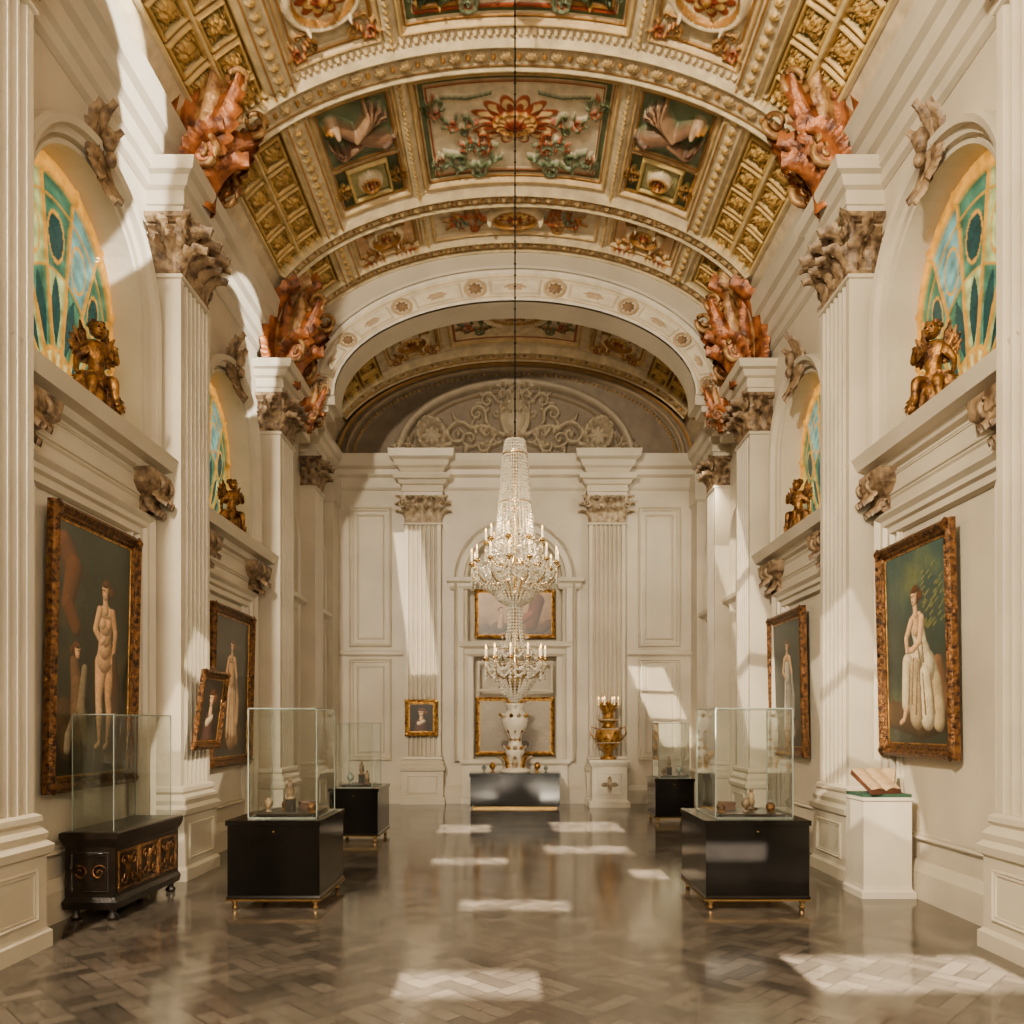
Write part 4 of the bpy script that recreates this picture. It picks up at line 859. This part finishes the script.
# carved chest with glass hood
e=empty('carved_chest',(-3.55,7.3,0)); mb=MBd(); x0,x1,y0,y1=-3.78,-3.36,6.72,7.98
fblock(mb,x0,x1,y0,y1,[(.1,.01),(.16,.02),(.2,0),(.62,0),(.66,.02),(.7,.035),(.74,.035),(.75,.02)],DWD)
for fx in (x0+.06,x1-.05):
    for fy in (y0+.06,y1-.06): lathe(mb,(fx,fy,0),[(0,0),(.04,0),(.05,.03),(.025,.06),(.04,.1)],DWD,10)
Mx=lambda a,b,h:S(x1+np.asarray(h,float),a,b); My=lambda a,b,h:S(a,y0-np.asarray(h,float),b)
for k in range(3):
    a=y0+.05+k*.39; panel(mb,Mx,a,a+.37,.24,.58,FRM,.025,.012)
    for q in range(2):
        for sg in (-1,1):
            pts=[Mx(p[0],p[1],.012) for p in spir((a+.185+sg*.08,.41+(q*2-1)*.07),.06,pi/2*(1-sg),1.3,sg*(1 if q else -1))]; tube(mb,pts,.007,FRM,5)
    o_,s,u,t=vecs(Mx,a+.185,.31,.01); leaf(mb,o_,s,u,t,.1,.2,.3,FRM)
panel(mb,My,x0+.05,x1-.05,.24,.58,DWD,.03,.015)
for sg in (-1,1):
    pts=[My(p[0],p[1],.012) for p in spir(((x0+x1)/2+sg*.08,.41),.07,pi/2*(1-sg),1.5,sg)]; tube(mb,pts,.008,FRM,5)
mb.finish('chest_body',e)
mb=MBd(); g=(-3.75,-3.4,6.78,7.9,.75,1.74)
for y in g[2:4]: mb.add([(g[0],y,g[4]),(g[1],y,g[4]),(g[1],y,g[5]),(g[0],y,g[5])],[(0,1,2,3)],GLS)
for x in g[0:2]: mb.add([(x,g[2],g[4]),(x,g[3],g[4]),(x,g[3],g[5]),(x,g[2],g[5])],[(0,1,2,3)],GLS)
mb.add([(g[0],g[2],g[5]),(g[1],g[2],g[5]),(g[1],g[3],g[5]),(g[0],g[3],g[5])],[(0,1,2,3)],GLS); mb.finish('glass_hood',e)
mb=MBd()
for x in g[:2]:
    for y in g[2:4]: box(mb,(x-.004,y-.004,g[4]),(x+.004,y+.004,g[5]),GLE)
for z in g[5:]:
    for y in g[2:4]: box(mb,(g[0],y-.004,z-.004),(g[1],y+.004,z+.004),GLE)
    for x in g[:2]: box(mb,(x-.004,g[2],z-.004),(x+.004,g[3],z+.004),GLE)
mb.finish('hood_edges',e)
# white pedestal with open books
mb=MBd(); x0,x1,y0,y1=3.32,3.78,7.62,8.02
fblock(mb,x0,x1,y0,y1,[(0,.03),(.06,.03),(.08,.005),(.12,0),(.92,0),(.93,.015),(.96,.015)],WHT); mb.finish('display_pedestal')
e=empty('open_book',((x0+x1)/2,7.8,.98)); mb=MBd()
fblock(mb,x0+.0,x1-.0,y0+.0,y1-.0,[(.96,0),(.99,0)],VEL)
def book(cx,cy,cz,w,d,rot,tilt):
    n=8; c,s=math.cos(rot),math.sin(rot)
    for sg in (-1,1):
        top=[];bot=[]
        for i in range(n+1):
            t=i/n; x=sg*w*t; z=.035*math.sin(pi*min(t*1.3,1)*.7)*(1-t*.5)+.02
            for yy in (-d,d): top.append((x,yy,z+.012+tilt*(yy+d)))
        for i in range(n+1):
            for yy in (-d,d): bot.append((sg*w*1.04*i/n,yy*1.05,.0+tilt*(yy+d)))
        T=lambda P:[(cx+x*c-y*s,cy+x*s+y*c,cz+z) for x,y,z in P]
        mb.add(T(top),gridf(n+1,2),PAP,True); mb.add(T(bot),gridf(n+1,2),LEA)
        for k in (0,1):
            loop=[top[2*i+k] for i in range(n+1)]+[bot[2*i+k] for i in range(n,-1,-1)]; mb.add(T(loop),[tuple(range(len(loop)))],LEA)
        mb.add(T([top[-2],top[-1],bot[-1],bot[-2]]),[(0,1,2,3)],LEA)
book(3.50,7.76,.99,.18,.13,.35,.7); book(3.62,7.93,1.02,.13,.08,-.5,.9)
mb.finish('books',e)
# black plinth table with rococo centrepiece
mb=MBd(); fblock(mb,-.88,.88,15.75,16.35,[(.04,-.02),(.06,0),(.62,0),(.63,.02),(.70,.02)],BLK); fblock(mb,-.88,.88,15.75,16.35,[(0,-.05),(.04,-.05)],GOLDB)
mb.finish('low_black_table')
mb=MBd(); c=(0,16.05,.70)
lathe(mb,c,[(0,0),(.30,0),(.32,.04),(.24,.09),(.17,.15),(.13,.25),(.16,.34),(.2,.42),(.15,.52),(.12,.66),(.17,.78),(.24,.92),(.27,1.05),(.22,1.18),(.14,1.26),(.18,1.34),(.21,1.38),(.0,1.39)],WHT,20)
for zz,rr,n_,LL in ((.05,.24,8,.3),(.32,.16,8,.22),(.6,.13,8,.26),(.86,.2,10,.34),(1.2,.14,8,.26)):
    for k in range(n_):
        a=2*pi*k/n_; o_=np.array([c[0]+rr*math.cos(a),c[1]+rr*math.sin(a),c[2]+zz]); out=np.array([math.cos(a),math.sin(a),0]); leaf(mb,o_,np.array([-math.sin(a),math.cos(a),0]),np.array([0,0,1.]),out,.13,LL,1.2,GOLD if k%2 else ORN2)
for sg in (-1,1):
    for dx,m_ in ((.45,GOLD),(.62,POR)): urn(mb,sg*dx,16.05,.70,.22 if m_==GOLD else .16,m_)
mb.finish('rococo_centrepiece')
# pedestals + candelabra urn at back right
mb=MBd(); fblock(mb,1.55,2.25,16.05,16.5,[(0,.06),(.1,.06),(.13,.02),(.16,0),(.8,0),(.84,.03),(.9,.06),(.95,.06)],WHT)
panel(mb,lambda a,b,h:S(a,16.05-np.asarray(h,float),b),1.65,2.15,.26,.7,WHT,.04,.02)
o_=np.array([1.9,16.03,.45]); 
for an in (0,pi/2,pi,-pi/2): leaf(mb,o_,np.array([math.cos(an),0,-math.sin(an)]),np.array([math.sin(an),0,math.cos(an)]),np.array([0,-1.,0]),.1,.17,.3,ORN2)
mb.finish('marble_pedestal')
e=empty('candelabrum_urn',(1.9,16.27,.95)); mb=MBd(); c=(1.9,16.27,.95)
lathe(mb,c,[(0,0),(.16,0),(.17,.04),(.08,.09),(.06,.14),(.12,.2),(.25,.34),(.28,.48),(.24,.6),(.14,.66),(.12,.72),(.2,.78),(.21,.82),(.05,.84),(.03,1.1),(.06,1.14),(0,1.2)],GOLD,20)
for zz,rr in ((.34,.26),(.62,.23),(.8,.21)): tube(mb,[(c[0]+rr*math.cos(a),c[1]+rr*math.sin(a),c[2]+zz) for a in np.linspace(0,2*pi,25)],.015,ORN2,6)
for sg in (-1,1):
    pts=[(c[0]+sg*p[0],c[1],c[2]+p[1]) for p in [(.22,.62),(.34,.66),(.36,.52),(.27,.4),(.2,.36)]]; tube(mb,pts,.018,GOLD,6)
for k in range(8):
    a=k*pi/4; out=np.array([math.cos(a),math.sin(a),0]); leaf(mb,np.array(c)+out*.12+np.array([0,0,.2]),np.array([-out[1],out[0],0]),np.array([0,0,1.]),out,.13,.25,.9,ORN2)
    leaf(mb,np.array(c)+out*.10+np.array([0,0,.82]),np.array([-out[1],out[0],0]),np.array([0,0,1.]),out,.14,.34,.9,GOLD)
for k in range(6):
    a=k*pi/3; x,y=c[0]+.2*math.cos(a),c[1]+.2*math.sin(a); tube(mb,[(c[0],c[1],c[2]+1.05),(c[0]+.12*math.cos(a),c[1]+.12*math.sin(a),c[2]+.98),(x,y,c[2]+1.1)],.012,GOLD,6)
    lathe(mb,(x,y,c[2]+1.1),[(0,0),(.03,.01),(.012,.02),(.012,.12),(0,.12)],CAN,8); lathe(mb,(x,y,c[2]+1.22),[(0,0),(.012,.02),(0,.06)],FLM,8)
mb.finish('urn_body',e)
# ---------------------------------------------------------------- camera, lights, world
cam=bpy.data.cameras.new('camera'); co=bpy.data.objects.new('camera',cam); bpy.context.scene.collection.objects.link(co)
co.location=(0,0,1.65); co.rotation_euler=(pi/2,0,0); cam.sensor_width=36; cam.lens=800/1024*36; cam.shift_x=-3/1024; cam.shift_y=213/1024; cam.clip_end=100
bpy.context.scene.camera=co
def light(name,typ,loc,tgt,en,col,size=1,sy=None,ang=None,blend=.1):
    l=bpy.data.lights.new(name,typ); l.energy=en; l.color=col; o=bpy.data.objects.new(name,l); bpy.context.scene.collection.objects.link(o)
    o.location=loc; d=Vector(tgt)-Vector(loc); o.rotation_euler=d.to_track_quat('-Z','Y').to_euler()
    if typ=='AREA': l.shape='RECTANGLE'; l.size=size; l.size_y=sy or size
    elif typ=='SUN': l.angle=size
    else: l.shadow_soft_size=size
    if typ=='SPOT': l.spot_size=ang; l.spot_blend=blend
    return o
# added spot lamps inside the hall imitating sun patches, each masked by a gobo
def beam(name,loc,tgt,en,col,hw,hh,shear=0,bars=0,crescent=None):
    ang=2*math.atan(1.5*math.hypot(hw+abs(shear)*hh,hh)); o=light(name,'SPOT',loc,tgt,en,col,.03,ang=ang,blend=0.0); l=o.data; l.use_nodes=True
    nt=l.node_tree; N=nt.nodes; L=nt.links; em=N['Emission']
    def m(op,a,b_=None,c_=None):
        n=N.new('ShaderNodeMath'); n.operation=op
        for i,q in enumerate((a,b_,c_)):
            if q is None: continue
            if isinstance(q,(int,float)): n.inputs[i].default_value=q
            else: L.new(q,n.inputs[i])
        return n.outputs[0]
    tc=N.new('ShaderNodeTexCoord'); sp=N.new('ShaderNodeSeparateXYZ'); L.new(tc.outputs['Normal'],sp.inputs[0])
    z=m('ABSOLUTE',sp.outputs[2]); u=m('DIVIDE',sp.outputs[0],z); v=m('DIVIDE',sp.outputs[1],z)
    if crescent:
        q1=m('SQRT',m('ADD',m('POWER',m('ABSOLUTE',m('DIVIDE',u,hw)),2),m('POWER',m('ABSOLUTE',m('DIVIDE',v,hh)),2)))
        u2=m('ADD',u,crescent*hw); v2=m('ADD',v,.25*hh); q2=m('SQRT',m('ADD',m('POWER',m('ABSOLUTE',m('DIVIDE',u2,hw)),2),m('POWER',m('ABSOLUTE',m('DIVIDE',v2,hh)),2)))
        k=m('MULTIPLY',m('LESS_THAN',q1,1),m('GREATER_THAN',q2,.95))
    else:
        us=m('ADD',u,m('MULTIPLY',v,shear))
        k=m('MULTIPLY',m('LESS_THAN',m('ABSOLUTE',us),hw),m('LESS_THAN',m('ABSOLUTE',v),hh))
        if bars: k=m('MULTIPLY',k,m('GREATER_THAN',m('FRACT',m('ADD',m('DIVIDE',v,2*hh/bars),100.5)),.14))
    L.new(k,em.inputs['Strength'])
light('sun','SUN',(0,-8,6),(kx*-10,-8+10,6-tz*10),150,(1,.85,.64),.006)
light('window_light_left','AREA',(-3.2,-.8,7.2),(3.4,9.5,2.4),2200,(1,.84,.62),.45,.6)  # added key lamp behind the camera, not at any window
light('window_light_right','AREA',(3.0,-2.0,5.5),(-3.5,9,4.0),260,(1,.88,.74),1.0,1.6)  # added weaker fill lamp behind the camera, towards the left wall
light('ceiling_bounce','AREA',(0,-1.5,3.6),(0,9,9.6),340,(1,.83,.58),3,1.5)  # added fill lamp out of view, aimed up at the vault
beam('sunbeam_upper_left',(3.0,3.2,7.0),(-3.9,7.3,7.2),16000,(1,.94,.82),.13,.15,crescent=.45)
beam('sunbeam_upper_left_far',(2.2,4.0,7.2),(-3.9,11.3,6.9),20000,(1,.94,.82),.07,.09,crescent=.45)
beam('sunbeam_rear_right',(-1.5,-3,5.0),(3.15,16.9,2.0),36000,(1,.82,.58),.018,.042,shear=.45,bars=3)
beam('sunbeam_rear_left',(1.0,-3,6.0),(-2.1,16.9,4.2),30000,(1,.84,.62),.014,.075,shear=.12)
beam('sunbeam_right_pilaster',(-3.0,1.5,6.8),(3.5,12.3,3.2),13000,(1,.84,.62),.03,.15,shear=.3,bars=3)
beam('sunbeam_right_near',(-3.1,2.5,6.6),(3.6,8.7,1.6),7000,(1,.84,.62),.06,.13,shear=.35,bars=3)
beam('sunbeam_left_plinth',(3.0,1.0,6.5),(-3.5,8.8,1.2),9000,(1,.84,.62),.05,.13,shear=-.4,bars=2)
light('chandelier_glow','POINT',(0,8.5,3.7),(0,0,0),50,(1,.75,.45),.12)
light('rear_window_light','AREA',(3.4,14.15,6.2),(-1.5,15.8,2),70,(1,.85,.62),.5,.8)  # added fill lamp for the rear bay, no window behind it
w=bpy.data.worlds.new('sky'); bpy.context.scene.world=w; w.use_nodes=True; bgd=w.node_tree.nodes['Background']; bgd.inputs[0].default_value=(1,.93,.80,1); bgd.inputs[1].default_value=5.0
